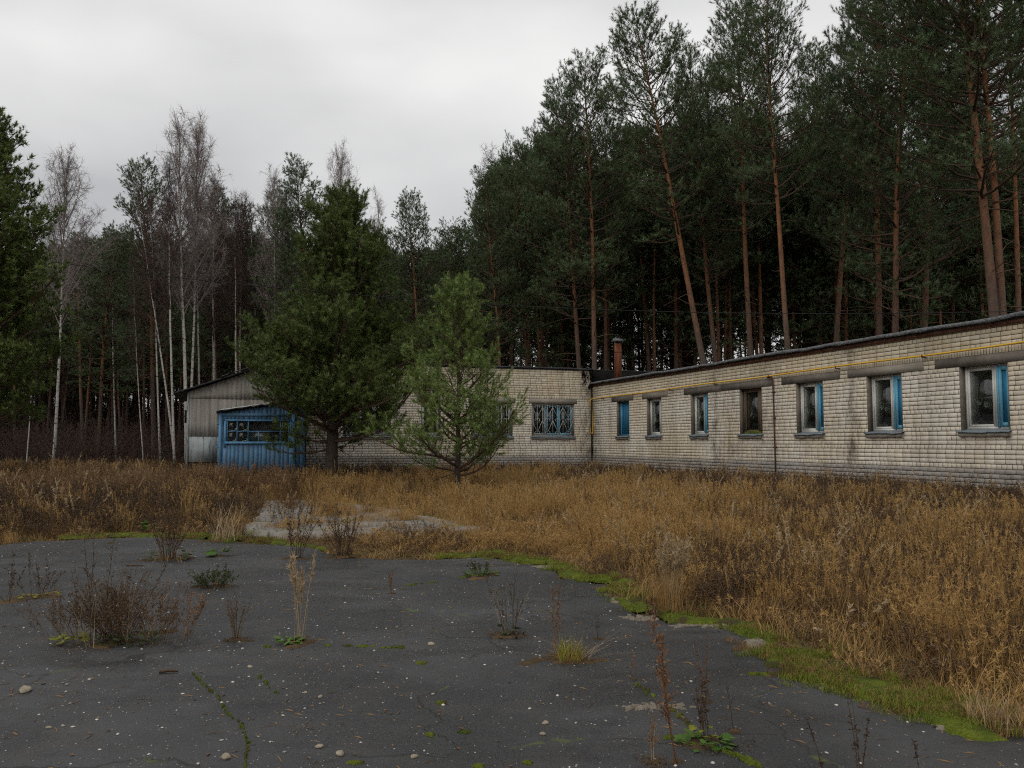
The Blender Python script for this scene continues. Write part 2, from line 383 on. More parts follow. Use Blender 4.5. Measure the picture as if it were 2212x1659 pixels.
M_TAN2 = straw('seed_straw', (.17, .100, .052), (.25, .155, .080), (.31, .21, .12))
M_TAN = straw('tan_straw', (.17, .10, .042), (.26, .155, .06), (.33, .21, .09))
M_BROWN = straw('brown_weed', (.085, .054, .032), (.135, .085, .048), (.18, .115, .066), trans=.2)
M_DBROWN = straw('dark_weed', (.044, .030, .020), (.078, .050, .032), (.11, .072, .046), trans=.1)
M_RUSSET = straw('russet_weed', (.13, .062, .030), (.21, .105, .05), (.26, .15, .08), trans=.2)
M_LEAF = straw('green_leaf', (.055, .12, .022), (.10, .18, .032), (.16, .24, .05))
M_YLEAF = straw('yellow_leaf', (.16, .19, .025), (.28, .26, .035), (.34, .30, .05))
M_DLEAF = straw('dull_leaf', (.040, .058, .024), (.065, .085, .034), (.09, .11, .05))
M_WHITEFL = plain('dry_flower_white', (.55, .53, .48))
#@@STRUCT
# ------------------------------------------------------------------ ground, asphalt, slab
rng = np.random.default_rng(7)
def lines(a, b, fine0, fine1, step, growth=1.35):
    v = list(np.arange(fine0, fine1 + 1e-6, step)); s = step
    while v[-1] < b: s *= growth; v.append(v[-1] + s)
    s = step; lo = [v[0]]
    while lo[-1] > a: s *= growth; lo.append(lo[-1] - s)
    return np.array(lo[:0:-1] + v)
gx = lines(-500, 500, -26, 16, .4); gy = lines(-500, 700, -6, 46, .4)
X, Y = np.meshgrid(gx, gy)
Z = height(X, Y) - 0.035
def grid_quads(ny, nx):
    i = np.arange(ny - 1)[:, None] * nx + np.arange(nx - 1)[None]
    return np.stack([i, i + 1, i + nx + 1, i + nx], -1).reshape(-1, 4)
link('ground', mesh('ground', np.stack([X, Y, Z], -1), quads=grid_quads(*X.shape), mat=M_SOIL, smooth=True), kind='structure')

EDGE_PX = [(-60, 1185), (0, 1173), (70, 1168), (200, 1166), (330, 1160), (470, 1166), (560, 1172), (680, 1179), (720, 1192), (745, 1202), (960, 1205), (1060, 1196), (1130, 1212),
           (1195, 1226), (1230, 1254), (1325, 1262), (1345, 1290), (1395, 1328), (1480, 1341), (1600, 1352), (1655, 1368), (1715, 1418), (1765, 1452), (1830, 1474),
           (1905, 1500), (1965, 1522), (2040, 1555), (2105, 1574), (2212, 1580), (2400, 1598)]
EDGE = [tuple(gr(*p)[:2]) for p in EDGE_PX]
def roughen(poly, step, amp, seed, closed=True):
    out = []; P = np.array(poly, float); n = len(P)
    for i in range(n if closed else n - 1):
        a, b = P[i], P[(i + 1) % n]; l = np.hypot(*(b - a)); k = max(1, int(l / step))
        for q in range(k):
            p = a + (b - a) * q / k
            m = (fnoise([p[0] * 2.6], [p[1] * 2.6], seed, 4)[0] - .5) * 2 * amp; m2 = (fnoise([p[0] * 2.6], [p[1] * 2.6], seed + 50, 4)[0] - .5) * 2 * amp
            out.append((p[0] + m, p[1] + m2))
    return np.array(out)
ASPH = np.array([tuple(q) for q in roughen(EDGE, .07, .16, 11, False)] + [(14, 4.6), (14, -7), (-16, -7), (-16, 13.2), (-10, 13.3)])
def inside(poly, x, y):
    x = np.asarray(x); y = np.asarray(y); c = np.zeros(x.shape, bool); j = len(poly) - 1
    for i in range(len(poly)):
        xi, yi = poly[i]; xj, yj = poly[j]
        if yi != yj: c ^= ((yi > y) != (yj > y)) & (x < (xj - xi) * (y - yi) / (yj - yi) + xi)
        j = i
    return c
def dist_edge(poly, x, y, chunk=4000, closed=True):
    A = np.asarray(poly); B = np.roll(A, -1, 0)
    if not closed: A, B = A[:-1], B[:-1]
    p = np.stack([np.ravel(x), np.ravel(y)], -1); out = np.zeros(len(p)); near = np.zeros((len(p), 2))
    d = B - A; l2 = (d ** 2).sum(1) + 1e-12
    for s in range(0, len(p), chunk):
        q = p[s:s + chunk]; t = np.clip(((q[:, None] - A) * d).sum(-1) / l2, 0, 1)
        f = A + d * t[..., None]; r = np.hypot(q[:, None, 0] - f[..., 0], q[:, None, 1] - f[..., 1]); k = r.argmin(1)
        out[s:s + chunk] = r[np.arange(len(q)), k]; near[s:s + chunk] = f[np.arange(len(q)), k]
    return out.reshape(np.shape(x)), near

def sheet(name, poly, cell, off, mat, skirt=.05, thick=True, relief=None):
    x0, y0 = poly.min(0) - cell; x1, y1 = poly.max(0) + cell
    xs = np.arange(x0, x1 + cell, cell); ys = np.arange(y0, y1 + cell, cell)
    X, Y = np.meshgrid(xs, ys); I = inside(poly, X, Y)
    q = grid_quads(*X.shape); keep = I.ravel()[q].any(1); q = q[keep]
    used = np.unique(q); px, py = X.ravel()[used].copy(), Y.ravel()[used].copy(); ins = I.ravel()[used]
    o = np.where(~ins)[0]
    _, nr = dist_edge(poly, px[o], py[o]); px[o], py[o] = nr[:, 0], nr[:, 1]
    z = height(px, py) + off
    if relief is not None: z = z + relief(px, py)
    z[o] -= skirt
    mp = np.full(X.size, -1); mp[used] = np.arange(len(used))
    return mesh(name, np.stack([px, py, z], -1), quads=mp[q], mat=mat, smooth=True)
link('asphalt', sheet('asphalt', ASPH, .13, 0, M_ASPHALT, .045), kind='structure')

SLAB_PX = [(570, 1083), (660, 1080), (770, 1086), (850, 1100), (930, 1112), (1045, 1138), (1040, 1150), (930, 1148), (800, 1150), (600, 1152), (520, 1146), (545, 1120)]
SLAB = roughen([tuple(gr(*p, .06)[:2]) for p in SLAB_PX], .12, .22, 23)
link('concrete_slab', sheet('concrete_slab', SLAB, .2, .06, M_CONC, .12, relief=lambda x, y: (fnoise(x * 1.3, y * 1.3, 90) - .5) * .03), kind='structure')

# moss along the broken edge and in the cracks; pale sand where the asphalt has worn away
mb = MB(); sb = MB()
def blob(m, cx, cy, rx, ry, off, dome, seed, ang=0, nr=5, na=22, irr=.55):
    a = 2 * math.pi * np.arange(na) / na; w = 1 + irr * 2 * (fnoise(3 * np.cos(a) + seed * 7.1, 3 * np.sin(a) + seed * 3.3, 5, 3) - .5)
    R = np.concatenate([[0.], np.repeat(np.arange(1, nr + 1) / nr, na)]); A = np.concatenate([[0.], np.tile(a, nr)]); W = np.concatenate([[1.], np.tile(w, nr)])
    u, v = rx * W * np.cos(A) * R, ry * W * np.sin(A) * R
    V = np.stack([cx + u * math.cos(ang) - v * math.sin(ang), cy + u * math.sin(ang) + v * math.cos(ang)], -1)
    z = height(V[:, 0], V[:, 1]) + off + dome * (1 - R ** 2) * (.6 + .8 * fnoise(V[:, 0] * 9, V[:, 1] * 9, 4)) - (R > .99) * (.012 + off)
    T = [(0, 1 + k, 1 + (k + 1) % na) for k in range(na)]
    Q = [(1 + (i - 1) * na + k, 1 + i * na + k, 1 + i * na + (k + 1) % na, 1 + (i - 1) * na + (k + 1) % na) for i in range(1, nr) for k in range(na)]
    m.add(np.column_stack([V, z]), T, Q)
sd_ = 0
def ribbon(pts, width, n, dome, jit=.4):
    global sd_
    P = np.array([gr(*p)[:2] for p in pts]); seg = np.hypot(*np.diff(P, axis=0).T); cum = np.concatenate([[0], np.cumsum(seg)])
    for k in range(n):
        s = rng.random() * cum[-1]; x = np.interp(s, cum, P[:, 0]); y = np.interp(s, cum, P[:, 1])
        w = width * (.4 + rng.random()); sd_ += 1
        x += rng.normal() * width * jit; y += rng.normal() * width * jit
        i = min(len(seg) - 1, np.searchsorted(cum, s) - 1); a = math.atan2(P[i + 1][1] - P[i][1], P[i + 1][0] - P[i][0])
        blob(mb, x, y, w * 1.5, w * .7, .004 + .0004 * (sd_ % 30), dome, sd_, a + rng.normal() * .3, 4, 18)
ribbon([(1700, 1405), (1760, 1442), (1830, 1465), (1900, 1485), (1960, 1505), (2040, 1535), (2100, 1560)], .15, 80, .025, .75)
ribbon([(1480, 1335), (1600, 1346), (1680, 1385)], .13, 22, .03)
ribbon([(1200, 1222), (1240, 1248), (1330, 1256), (1390, 1310)], .15, 22, .03)
ribbon([(960, 1200), (1060, 1192), (1140, 1208), (1200, 1212)], .16, 20, .03)
ribbon([(180, 1158), (300, 1154), (450, 1160)], .18, 40, .03, .8)
ribbon([(600, 1172), (700, 1186)], .14, 10, .03)
ribbon([(640, 1092), (860, 1103), (1000, 1128)], .3, 16, .03)
ribbon([(700, 1090), (760, 1088), (840, 1096)], .35, 10, .03)
for pts, w, n in (([(415, 1450), (470, 1500), (490, 1540), (520, 1560), (535, 1600), (530, 1659)], .011, 95), ([(560, 1455), (600, 1500)], .018, 10),
                  ([(700, 1390), (800, 1392), (880, 1396)], .03, 12), ([(1600, 1448), (1660, 1452), (1700, 1455)], .035, 10),
                  ([(1375, 1480), (1440, 1530), (1500, 1575)], .025, 22), ([(1480, 1600), (1560, 1620), (1640, 1650)], .03, 14),
                  ([(890, 1262), (940, 1255)], .04, 6), ([(1120, 1210), (1165, 1222), (1220, 1228)], .05, 8), ([(1000, 1248), (1060, 1246)], .05, 6)):
    ribbon(pts, w * .62, int(n * 1.3), .005, .75)
for i, (x, y, r) in enumerate([(768, 1642, .055), (1033, 1648, .05), (955, 1518, .06), (1004, 1576, .05), (1140, 1640, .045), (910, 1435, .07), (580, 1395, .05), (1617, 1640, .05), (930, 1582, .04), (1445, 1590, .05), (240, 1175, .1)]):
    p = gr(x, y); blob(mb, p[0], p[1], r * .8, r * .62, .002, .014, 300 + i, i * 1.1, 4, 18, .9)
mb.obj('moss', M_MOSS, smooth=True, kind='stuff', label='green and yellow moss along the broken asphalt edge', cat='moss')
for i, (x, y, rx, ry) in enumerate([(1356, 1288, .30, .34), (1672, 1388, .34, .42), (1190, 1231, .30, .18), (1840, 1474, .32, .14), (2075, 1562, .26, .16), (1530, 1346, .34, .12), (1620, 1356, .2, .12), (1385, 1330, .2, .12), (1420, 1530, .25, .05)]):
    p = gr(x, y)
    for q in range(22):
        a, d = rng.random() * 6.28, rng.random() ** .6; k = .10 + .28 * (1 - d) + .08 * rng.random()
        blob(sb, p[0] + rx * d * math.cos(a), p[1] + ry * d * math.sin(a), rx * k, ry * k, .003 + .0004 * q, .004, 60 + i * 30 + q, a, 3, 20, .8)
sb.obj('sand', M_SAND, smooth=True, kind='stuff', label='pale sandy patches at the worn asphalt edge', cat='sand')

# pebbles strewn over the asphalt
octa = np.array([(1, 0, 0), (0, 1, 0), (-1, 0, 0), (0, -1, 0), (0, 0, 1), (.1, .1, -.6), (.62, .62, .45), (-.6, .55, .5), (-.55, -.6, .4), (.6, -.58, .5)], float)
octaT = np.array([(0, 1, 6), (1, 2, 7), (2, 3, 8), (3, 0, 9), (6, 1, 4), (1, 7, 4), (7, 2, 4), (2, 8, 4), (8, 3, 4), (3, 9, 4), (9, 0, 4), (0, 6, 4), (1, 0, 5), (2, 1, 5), (3, 2, 5), (0, 3, 5)])
def pebbles(n, lo, hi, ymax):
    y = 3 + (ymax - 3) * rng.random(n * 3) ** 1.15; x = (rng.random(n * 3) * 2 - 1) * (.72 * y + 1)
    k = inside(ASPH, x, y) & ((fnoise(x / 1.8, y / 1.8, 77) + .35 * rng.random(len(x))) > .52) & ~((x > 1.2) & (rng.random(len(x)) < .75)); x, y = x[k][:n], y[k][:n]
    m = len(x); s = lo * (hi / lo) ** (rng.random(m) ** 2.6)
    a = rng.random(m) * 6.28; V = octa[None] * (1 + .35 * (rng.random((m, 10, 3)) - .5)) * (s[:, None] * np.stack([np.ones(m), .55 + .4 * rng.random(m), .35 + .3 * rng.random(m)], -1))[:, None]
    ca, sa = np.cos(a)[:, None], np.sin(a)[:, None]
    W = np.stack([V[..., 0] * ca - V[..., 1] * sa + x[:, None], V[..., 0] * sa + V[..., 1] * ca + y[:, None], V[..., 2] + (height(x, y) + s * .12)[:, None]], -1)
    return W.reshape(-1, 3), (octaT[None] + 10 * np.arange(m)[:, None, None]).reshape(-1, 3)
V, T = pebbles(3400, .0035, .017, 14.5)
link('pebbles', mesh('pebbles', V, T, mat=M_PEB), kind='stuff', label='small white pebbles strewn over the dark asphalt', cat='pebbles')

def stone(seed, size, px, label):
    size *= .58
    r = np.random.default_rng(seed); n = 14; k = 8
    th = np.linspace(0, math.pi, k); V = []
    for i in range(k):
        for j in range(n):
            a = 2 * math.pi * j / n; d = np.array([math.sin(th[i]) * math.cos(a), math.sin(th[i]) * math.sin(a), math.cos(th[i])])
            w = 1 + .7 * (fnoise([d[0] * 1.7 + d[2] + seed], [d[1] * 1.7 - d[2] + seed], seed, 3)[0] - .5)
            V.append(d * w * size * np.array([1, .72, .55]))
    V = np.array(V); V[:, 2] = np.maximum(V[:, 2], -.22 * size)
    Q = [(i * n + j, i * n + (j + 1) % n, (i + 1) * n + (j + 1) % n, (i + 1) * n + j) for i in range(k - 1) for j in range(n)]
    p = gr(*px); o = link('stone', mesh('stone', V, quads=Q, mat=M_STONE), None, (p[0], p[1], float(height(p[0], p[1])) + .2 * size), (0, 0, seed * 1.7), label, 'stone', 'loose stones on the asphalt')
for i, (x, y, s, lb) in enumerate([(55, 1492, .085, 'largest tan limestone lump on the asphalt near the left border'), (105, 1573, .03, 'small pale stone just below the large tan lump'),
        (735, 1622, .055, 'flat pale limestone piece low on the asphalt beside a moss cushion'), (690, 1605, .04, 'brownish lumpy stone left of the flat pale limestone piece'),
        (488, 1632, .055, 'tan double lump of stone beside the mossy crack'), (895, 1629, .04, 'pale oval stone right of the flat limestone piece'),
        (932, 1388, .055, 'rounded cream stone beside the flattened brown grass'), (1178, 1558, .04, 'tan pebble sized stone in the middle of the bare asphalt'),
        (1172, 1580, .035, 'cream stone with a small white chip at its side'), (692, 1505, .035, 'cream stone alone on the central asphalt'),
        (540, 1437, .035, 'grey tan stone right of the fallen black twig'), (660, 1495, .03, 'greyish stone chip next to the lone cream stone')]):
    stone(i + 1, s, (x, y), lb)
#@@BUILDING
# ------------------------------------------------------------------ the brick building
CH = 0.10                                     # course height
def brick_mesh(w, h, dep=.07, mat=None, cham=.006, nm='brick', seed=0):
    r = np.random.default_rng(seed); g = .0068
    a, b = w / 2 - g, h / 2 - g; c = cham
    j = lambda: (r.random() - .5) * .006
    back = [(-a, dep, -b), (a, dep, -b), (a, dep, b), (-a, dep, b)]
    rim = [(-a, c, -b), (a, c, -b), (a, c, b), (-a, c, b)]
    fr = [(-a + c + j(), 0, -b + c + j()), (a - c + j(), 0, -b + c + j()), (a - c + j(), 0, b - c + j()), (-a + c + j(), 0, b - c + j())]
    V = np.array(back + rim + fr)
    Q = [(8, 9, 10, 11)] + [(4 + i, 4 + (i + 1) % 4, 8 + (i + 1) % 4, 8 + i) for i in range(4)] + [(i, (i + 1) % 4, 4 + (i + 1) % 4, 4 + i) for i in range(4)]
    return V, np.array(Q)
def free(lo, hi, cuts):
    seg = [(lo, hi)]
    for c0, c1 in cuts:
        nxt = []
        for a, b in seg:
            if c1 <= a or c0 >= b: nxt.append((a, b)); continue
            if c0 - a > .03: nxt.append((a, c0))
            if b - c1 > .03: nxt.append((c1, b))
        seg = nxt
    return seg
def courses(z_top, L0, L1, openings, lintels, rowlock=True):
    """all bricks of a wall: (a0, a1, z0, z1, plinth)"""
    out = []; r = random.Random(5)
    rows = [(.2 + CH * k, .2 + CH * (k + 1), 'p', k) for k in range(9)]
    z = 1.10; k = 0
    while z < z_top - .03:
        if rowlock and abs(z - 3.50) < .01: rows.append((z, z + .14, 'r', k)); z += .14
        else: rows.append((z, z + CH, 'h' if k % 4 == 0 else 's', k)); z += CH
        k += 1
    for z0, z1, ty, k in rows:
        zm = (z0 + z1) / 2
        cuts = [(a, b) for a, b, c, d in openings if c < zm < d] + [(a, b) for a, b, c, d in lintels if c < zm < d]
        for s0, s1 in free(L0, L1, cuts):
            if ty == 'r': pitch, sh = .076, 0
            elif ty == 'h': pitch, sh = .127, .03
            elif ty == 'p': pitch, sh = .254, (k % 2) * .127
            else: pitch, sh = .254, .05 * ((k // 4) % 3)
            i = math.floor((s0 - sh) / pitch); a = s0
            while a < s1 - .012:
                b = min(s1, (i + 1) * pitch + sh)
                if s1 - b < .03: b = s1
                if b - a > .025:
                    if ty == 's' and b - a > .25 and r.random() < .06:
                        m = (a + b) / 2; out.append((a, m, z0, z1, 0)); out.append((m, b, z0, z1, 0))
                    else: out.append((a, b, z0, z1, ty == 'p'))
                    a = b
                i += 1
    return out
def build_wall(name, place, bricks, singles, seed):
    """place(a, z, d) -> building coordinates; d is depth behind the face"""
    wall = link(name, None, BUILDING)
    order = sorted(range(len(bricks)), key=lambda i: singles(bricks[i]))
    single = set(i for i in order[:300] if singles(bricks[i]) < 1e8)
    shared = {}; mbs = [MB(), MB()]; r = np.random.default_rng(seed)
    for i, (a, b, z0, z1, pl) in enumerate(bricks):
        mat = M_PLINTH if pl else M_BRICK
        d = (r.random() - .5) * .008 + (-.0 if not pl else -.02); ca, cz = (a + b) / 2, (z0 + z1) / 2
        if i in single:
            key = (round(b - a, 3), round(z1 - z0, 3), pl, i % 4)
            if key not in shared:
                V, Q = brick_mesh(b - a, z1 - z0, seed=i); W = np.array([np.array(place(v[0], v[2], v[1])) - np.array(place(0, 0, 0)) for v in V]); shared[key] = mesh('brick', W, quads=Q, mat=mat)
            link('brick', shared[key], wall, place(ca, cz, d))
        else:
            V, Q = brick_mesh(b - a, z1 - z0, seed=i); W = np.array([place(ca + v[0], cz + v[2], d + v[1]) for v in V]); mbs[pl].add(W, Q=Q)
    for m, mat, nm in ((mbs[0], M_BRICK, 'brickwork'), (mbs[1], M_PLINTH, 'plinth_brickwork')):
        if m.n: m.obj(nm, mat, wall, kind='stuff')
    return wall
# wing wall: runs towards the camera from the corner (a = metres from the corner), faces -x of the building
WING_WIN = [(2.39, 3.51), (4.99, 6.13), (8.20, 9.30), (11.12, 12.28), (13.88, 15.02), (16.66, 17.82), (19.50, 20.72), (22.3, 23.5), (25.1, 26.3)]
WING_LINT = [(1.93, 3.88), (4.64, 6.62), (7.78, 10.1), (10.1, 12.81), (13.26, 15.69), (16.01, 18.50), (18.84, 21.4), (21.7, 24.1), (24.5, 26.9)]
W_L = 27.0
w_open = [(a, b, 1.9, 3.3) for a, b in WING_WIN]; w_lint = [(a, b, 3.3, 3.5) for a, b in WING_LINT]
wp = lambda a, z, d: (d, -a, z)
wb = courses(4.14, 0.0, W_L, w_open, w_lint)
build_wall('wall', wp, wb, lambda q: (1e9 if (q[1] > 21.25 or q[2] < .7) else -q[1]), 1)
# back wall: from the corner to the left (a = metres from the corner), faces -y of the building
BACK_WIN = [(.85, 2.79), (3.65, 5.45), (6.74, 7.55), (8.79, 10.68)]
b_open = [(a, b, 1.9, 3.3) for a, b in BACK_WIN]; b_lint = [(a - .12, b + .12, 3.3, 3.5) for a, b in BACK_WIN]
bp = lambda a, z, d: (-a, d, z)
bb = [(a, b, z0, z1, p) for a, b, z0, z1, p in courses(4.76, .07, 12.15, b_open, b_lint)]
build_wall('wall', bp, bb, lambda q: 1e9, 2)
def backing(place, L0, L1, z0, z1, openings, name):
    m = MB()
    def bx(a0, a1, c0, c1):
        p, q = place(a0, c0, .013), place(a1, c1, .38); lo, hi = np.minimum(p, q), np.maximum(p, q); m.box(lo[0], hi[0], lo[1], hi[1], lo[2], hi[2])
    a = L0
    for o0, o1, c0, c1 in openings:
        bx(a, o0, z0, z1); bx(o0, o1, z0, c0); bx(o0, o1, c1, z1); a = o1
    bx(a, L1, z0, z1); m.obj(name, M_MORTAR, BUILDING)
backing(wp, .4, W_L, 0, 4.14, w_open, 'mortar_core'); backing(bp, 0.02, 12.15, 0, 4.76, b_open, 'mortar_core')

def tpl_box(m, place, a0, a1, d0, d1, z0, z1):
    p, q = np.array(place(a0, z0, d0)), np.array(place(a1, z1, d1)); lo, hi = np.minimum(p, q), np.maximum(p, q); m.box(lo[0], hi[0], lo[1], hi[1], lo[2], hi[2])
def part(nm, mat, place, boxes, parent, smooth=False):
    m = MB()
    for b in boxes: tpl_box(m, place, *b)
    return m.obj(nm, mat, parent, smooth)
def jambs(place, a0, a1, w, sb=.155):
    part('jamb', M_JAMB, place, [(a0 - .002, a0 + .012, .004, sb, 1.9, 3.3), (a1 - .012, a1 + .002, .004, sb, 1.9, 3.3), (a0 + .012, a1 - .012, .004, sb, 3.288, 3.3)], w)
def sill(place, a0, a1, w, seed):
    r = random.Random(seed)
    m = MB(); n = 8; V = []; e = [r.uniform(-.012, .012) for _ in range(n + 1)]
    for i in range(n + 1):
        a = a0 - .05 + (a1 - a0 + .10) * i / n
        for d, z in ((.15, 1.935), (-.085, 1.885 + e[i]), (-.09, 1.855 + e[i]), (-.082, 1.855 + e[i]), (-.075, 1.877 + e[i]), (.15, 1.925)): V.append(place(a, z, d))
    Q = [(i * 6 + j, i * 6 + j + 1, (i + 1) * 6 + j + 1, (i + 1) * 6 + j) for i in range(n) for j in range(5)]
    m.add(V, Q=Q); m.obj('sill', M_SILL, w)
    m = MB(); V = []
    for i in range(n * 2 + 1):
        a = a0 - .03 + (a1 - a0 + .06) * i / (n * 2); e = r.uniform(-.012, .012)
        for d, z in ((.0, 1.87), (-.055, 1.87), (-.055 + e * .5, 1.775 + e), (.0, 1.765 + e)): V.append(place(a, z, d))
    Q = [(i * 4 + j, i * 4 + (j + 1) % 4, (i + 1) * 4 + (j + 1) % 4, (i + 1) * 4 + j) for i in range(n * 2) for j in range(4)] + [(0, 1, 2, 3), (n * 8 + 3, n * 8 + 2, n * 8 + 1, n * 8)]
    m.add(V, Q=Q); m.obj('sill_block', M_CEMENT2, w)
def rect(a0, a1, d0, d1, z0, z1, t, tz=None):
    tz = tz or t
    return [(a0, a0 + t, d0, d1, z0, z1), (a1 - t, a1, d0, d1, z0, z1), (a0 + t, a1 - t, d0, d1, z0, z0 + tz), (a0 + t, a1 - t, d0, d1, z1 - tz, z1)]
def wing_window(i, kind, lab):
    a0, a1 = WING_WIN[i]; w = link('window', None, BUILDING); w['label'] = lab
    jambs(wp, a0, a1, w); sill(wp, a0, a1, w, i)
    fm = {'blueall': M_TEAL, 'wood': M_WOOD}.get(kind, M_WHITE)
    s0, s1 = a0 + .013, a1 - .013; z0, z1 = 1.93, 3.287
    part('frame', fm, wp, rect(s0, s1, .145, .215, z0, z1, .05), w)
    if kind == 'blueall':
        for k in range(5):
            q0 = s0 + .05 + (s1 - s0 - .1) * k / 5
            part('board', M_TEAL, wp, [(q0 + .003, q0 + (s1 - s0 - .1) / 5 - .003, .165 + .012 * (k % 2), .195, z0 + .05, z1 - .05)], w)
        part('batten', M_BLUE, wp, [(s0 + .09, s0 + .15, .135, .16, z0 + .02, z1 - .02)], w)
        return
    m = s1 - .40 if kind in ('blue', 'blue2') else s1 - .30
    part('mullion', fm, wp, [(m - .055, m + .055, .14, .21, z0 + .05, z1 - .05)], w)
    sm = M_WOOD if kind == 'wood' else M_WHITE
    part('sash', sm, wp, rect(s0 + .05, m - .055, .155, .20, z0 + .05, z1 - .05, .055), w)
    part('pane', M_GLASS, wp, [(s0 + .10, m - .10, .176, .180, z0 + .1, z1 - .1)], w)
    part('inner_sash', M_WOOD if kind == 'wood' else M_GREYPAINT, wp, rect(s0 + .03, m - .03, .27, .31, z0 + .03, z1 - .03, .075), w)
    if kind in ('blue', 'blue2'):
        part('vent_sash', M_BLUE, wp, rect(m + .055, s1 - .05, .12, .175, z0 + .05, z1 - .05, .085), w)
        part('vent_board', M_TEAL, wp, [(m + .135, s1 - .13, .15, .165, z0 + .13, z1 - .13)], w)
        part('vent_bead', M_BLUE, wp, [(m + .035, m + .075, .105, .135, z0 + .03, z1 - .03)], w)
    else:
        part('vent_sash', sm, wp, rect(m + .055, s1 - .05, .15, .195, z0 + .05, z1 - .05, .05), w)
        part('pane', M_GLASS, wp, [(m + .1, s1 - .1, .172, .176, z0 + .1, z1 - .1)], w)
    if kind == 'wood':
        mm = MB(); aa = np.linspace(s0 + .06, m + .1, 16); mm.tube([wp(a, z0 + .02 + .025 * math.sin(q * 2.1), .11) for q, a in enumerate(aa)], [.02 + .025 * rng.random() for a in aa], 7)
        mm.obj('moss_growth', M_MOSS, w, True)
    cv = MB(); n = 26; V = []
    c0, c1 = (s0 - .3, m - .22) if i == 5 else (s0 - .3, s1 + .3)
    for q in range(n):
        a = c0 + (c1 - c0) * q / (n - 1)
        for z in (1.9, 3.3): V.append(wp(a, z, .45 + .012 * math.sin(q * 1.3)))
    cv.add(V, Q=[(2 * q, 2 * q + 2, 2 * q + 3, 2 * q + 1) for q in range(n - 1)]); cv.obj('curtain', M_CURTAIN, w)
for i, k, lb in ((0, 'blueall', 'window boarded up in deep blue'), (1, 'white', 'window with plain white frame'), (2, 'blue', 'white window with blue vent sash'), (3, 'wood', 'window of bare brown wood with moss'),
                 (4, 'blue', 'white window with blue vent sash'), (5, 'blue2', 'white window with blue vent sash and curtain'), (6, 'blue2', 'nearest window with wide blue vent sash'), (7, 'blue', None), (8, 'blue', None)):
    wing_window(i, k, lb or 'white window with blue vent sash')
for i, (a, b) in enumerate(WING_LINT):
    m = MB(); tpl_box(m, wp, a + .004, b - .004, -.012 - .006 * (i % 3), .2, 3.302, 3.498); m.obj('lintel', M_CEMENT2 if i in (1, 5) else M_CEMENT, BUILDING)

def grille(place, a0, a1, z0, z1, d, parent):
    g = MB(); n = max(2, round((a1 - a0) / .23)); st = (a1 - a0) / n; zc = (z0 + z1) / 2; th = .010
    L_ = lambda pts: g.tube([place(*p) for p in pts], th, 5)
    for k in range(n + 1): L_([(a0 + st * k, z0, d), (a0 + st * k, z1, d)])
    for z in (z0, z1): L_([(a0, z, d), (a1, z, d)])
    for k in range(n):
        c = a0 + st * (k + .5)
        for zb, zt in ((z0 + .12, zc - .02), (zc + .1, z1 - .1)):
            if k % 2 == 0: L_([(c - st / 2, zt, d), (c + st / 2, zb, d)])
            else: L_([(c - st / 2, zb, d), (c + st / 2, zt, d)])
    for k in range(1, n + 1, 2):
        x = a0 + st * k
        for zb, s in ((z0 + .10, -1), (zc, 1), (z1 - .08, 1)):
            for q in (-1, 1):
                L_([(x + q * (.055 - .055 * math.cos(u)), zb + s * .055 * math.sin(u), d + .004) for u in np.linspace(0, 4.6, 10)])
    g.obj('grille', M_IRON, parent)
for i, (a, b) in enumerate(BACK_WIN):
    w = link('window', None, BUILDING); jambs(bp, a, b, w); sill(bp, a, b, w, 30 + i)
    w['label'] = ['barred window with blue sashes beside the inner corner', 'barred window hidden behind the young pine', 'narrow unbarred window', 'barred window behind the dark pine'][i]
    s0, s1 = a + .013, b - .013; z0, z1 = 1.93, 3.287
    part('frame', M_WOOD if i == 3 else M_GREYPAINT, bp, rect(s0, s1, .145, .215, z0, z1, .05), w)
    n = 3 if b - a > 1 else 1; wd = (s1 - s0 - .1) / n
    for k in range(n):
        q0, q1 = s0 + .05 + wd * k, s0 + .05 + wd * (k + 1)
        mt = (M_BLUE if k < 2 else M_GREYPAINT) if i == 0 else (M_GREYPAINT if i != 2 else M_WHITE)
        part('sash', mt, bp, rect(q0 + .004, q1 - .004, .15, .2, z0 + .05, z1 - .05, .07), w)
        part('pane', M_GLASS, bp, [(q0 + .07, q1 - .07, .174, .178, z0 + .12, z1 - .12)], w)
        if i == 0 and k < 2: part('inner_board', M_TEAL, bp, [(q0 + .05, q1 - .05, .30, .32, z0 + .05, z1 - .05)], w)
    if i != 2: grille(bp, a + .03, b - .03, 1.96, 3.25, .06, w)
    m = MB(); tpl_box(m, bp, a - .116, b + .116, -.014, .2, 3.302, 3.498); m.obj('lintel', M_CEMENT2, BUILDING)

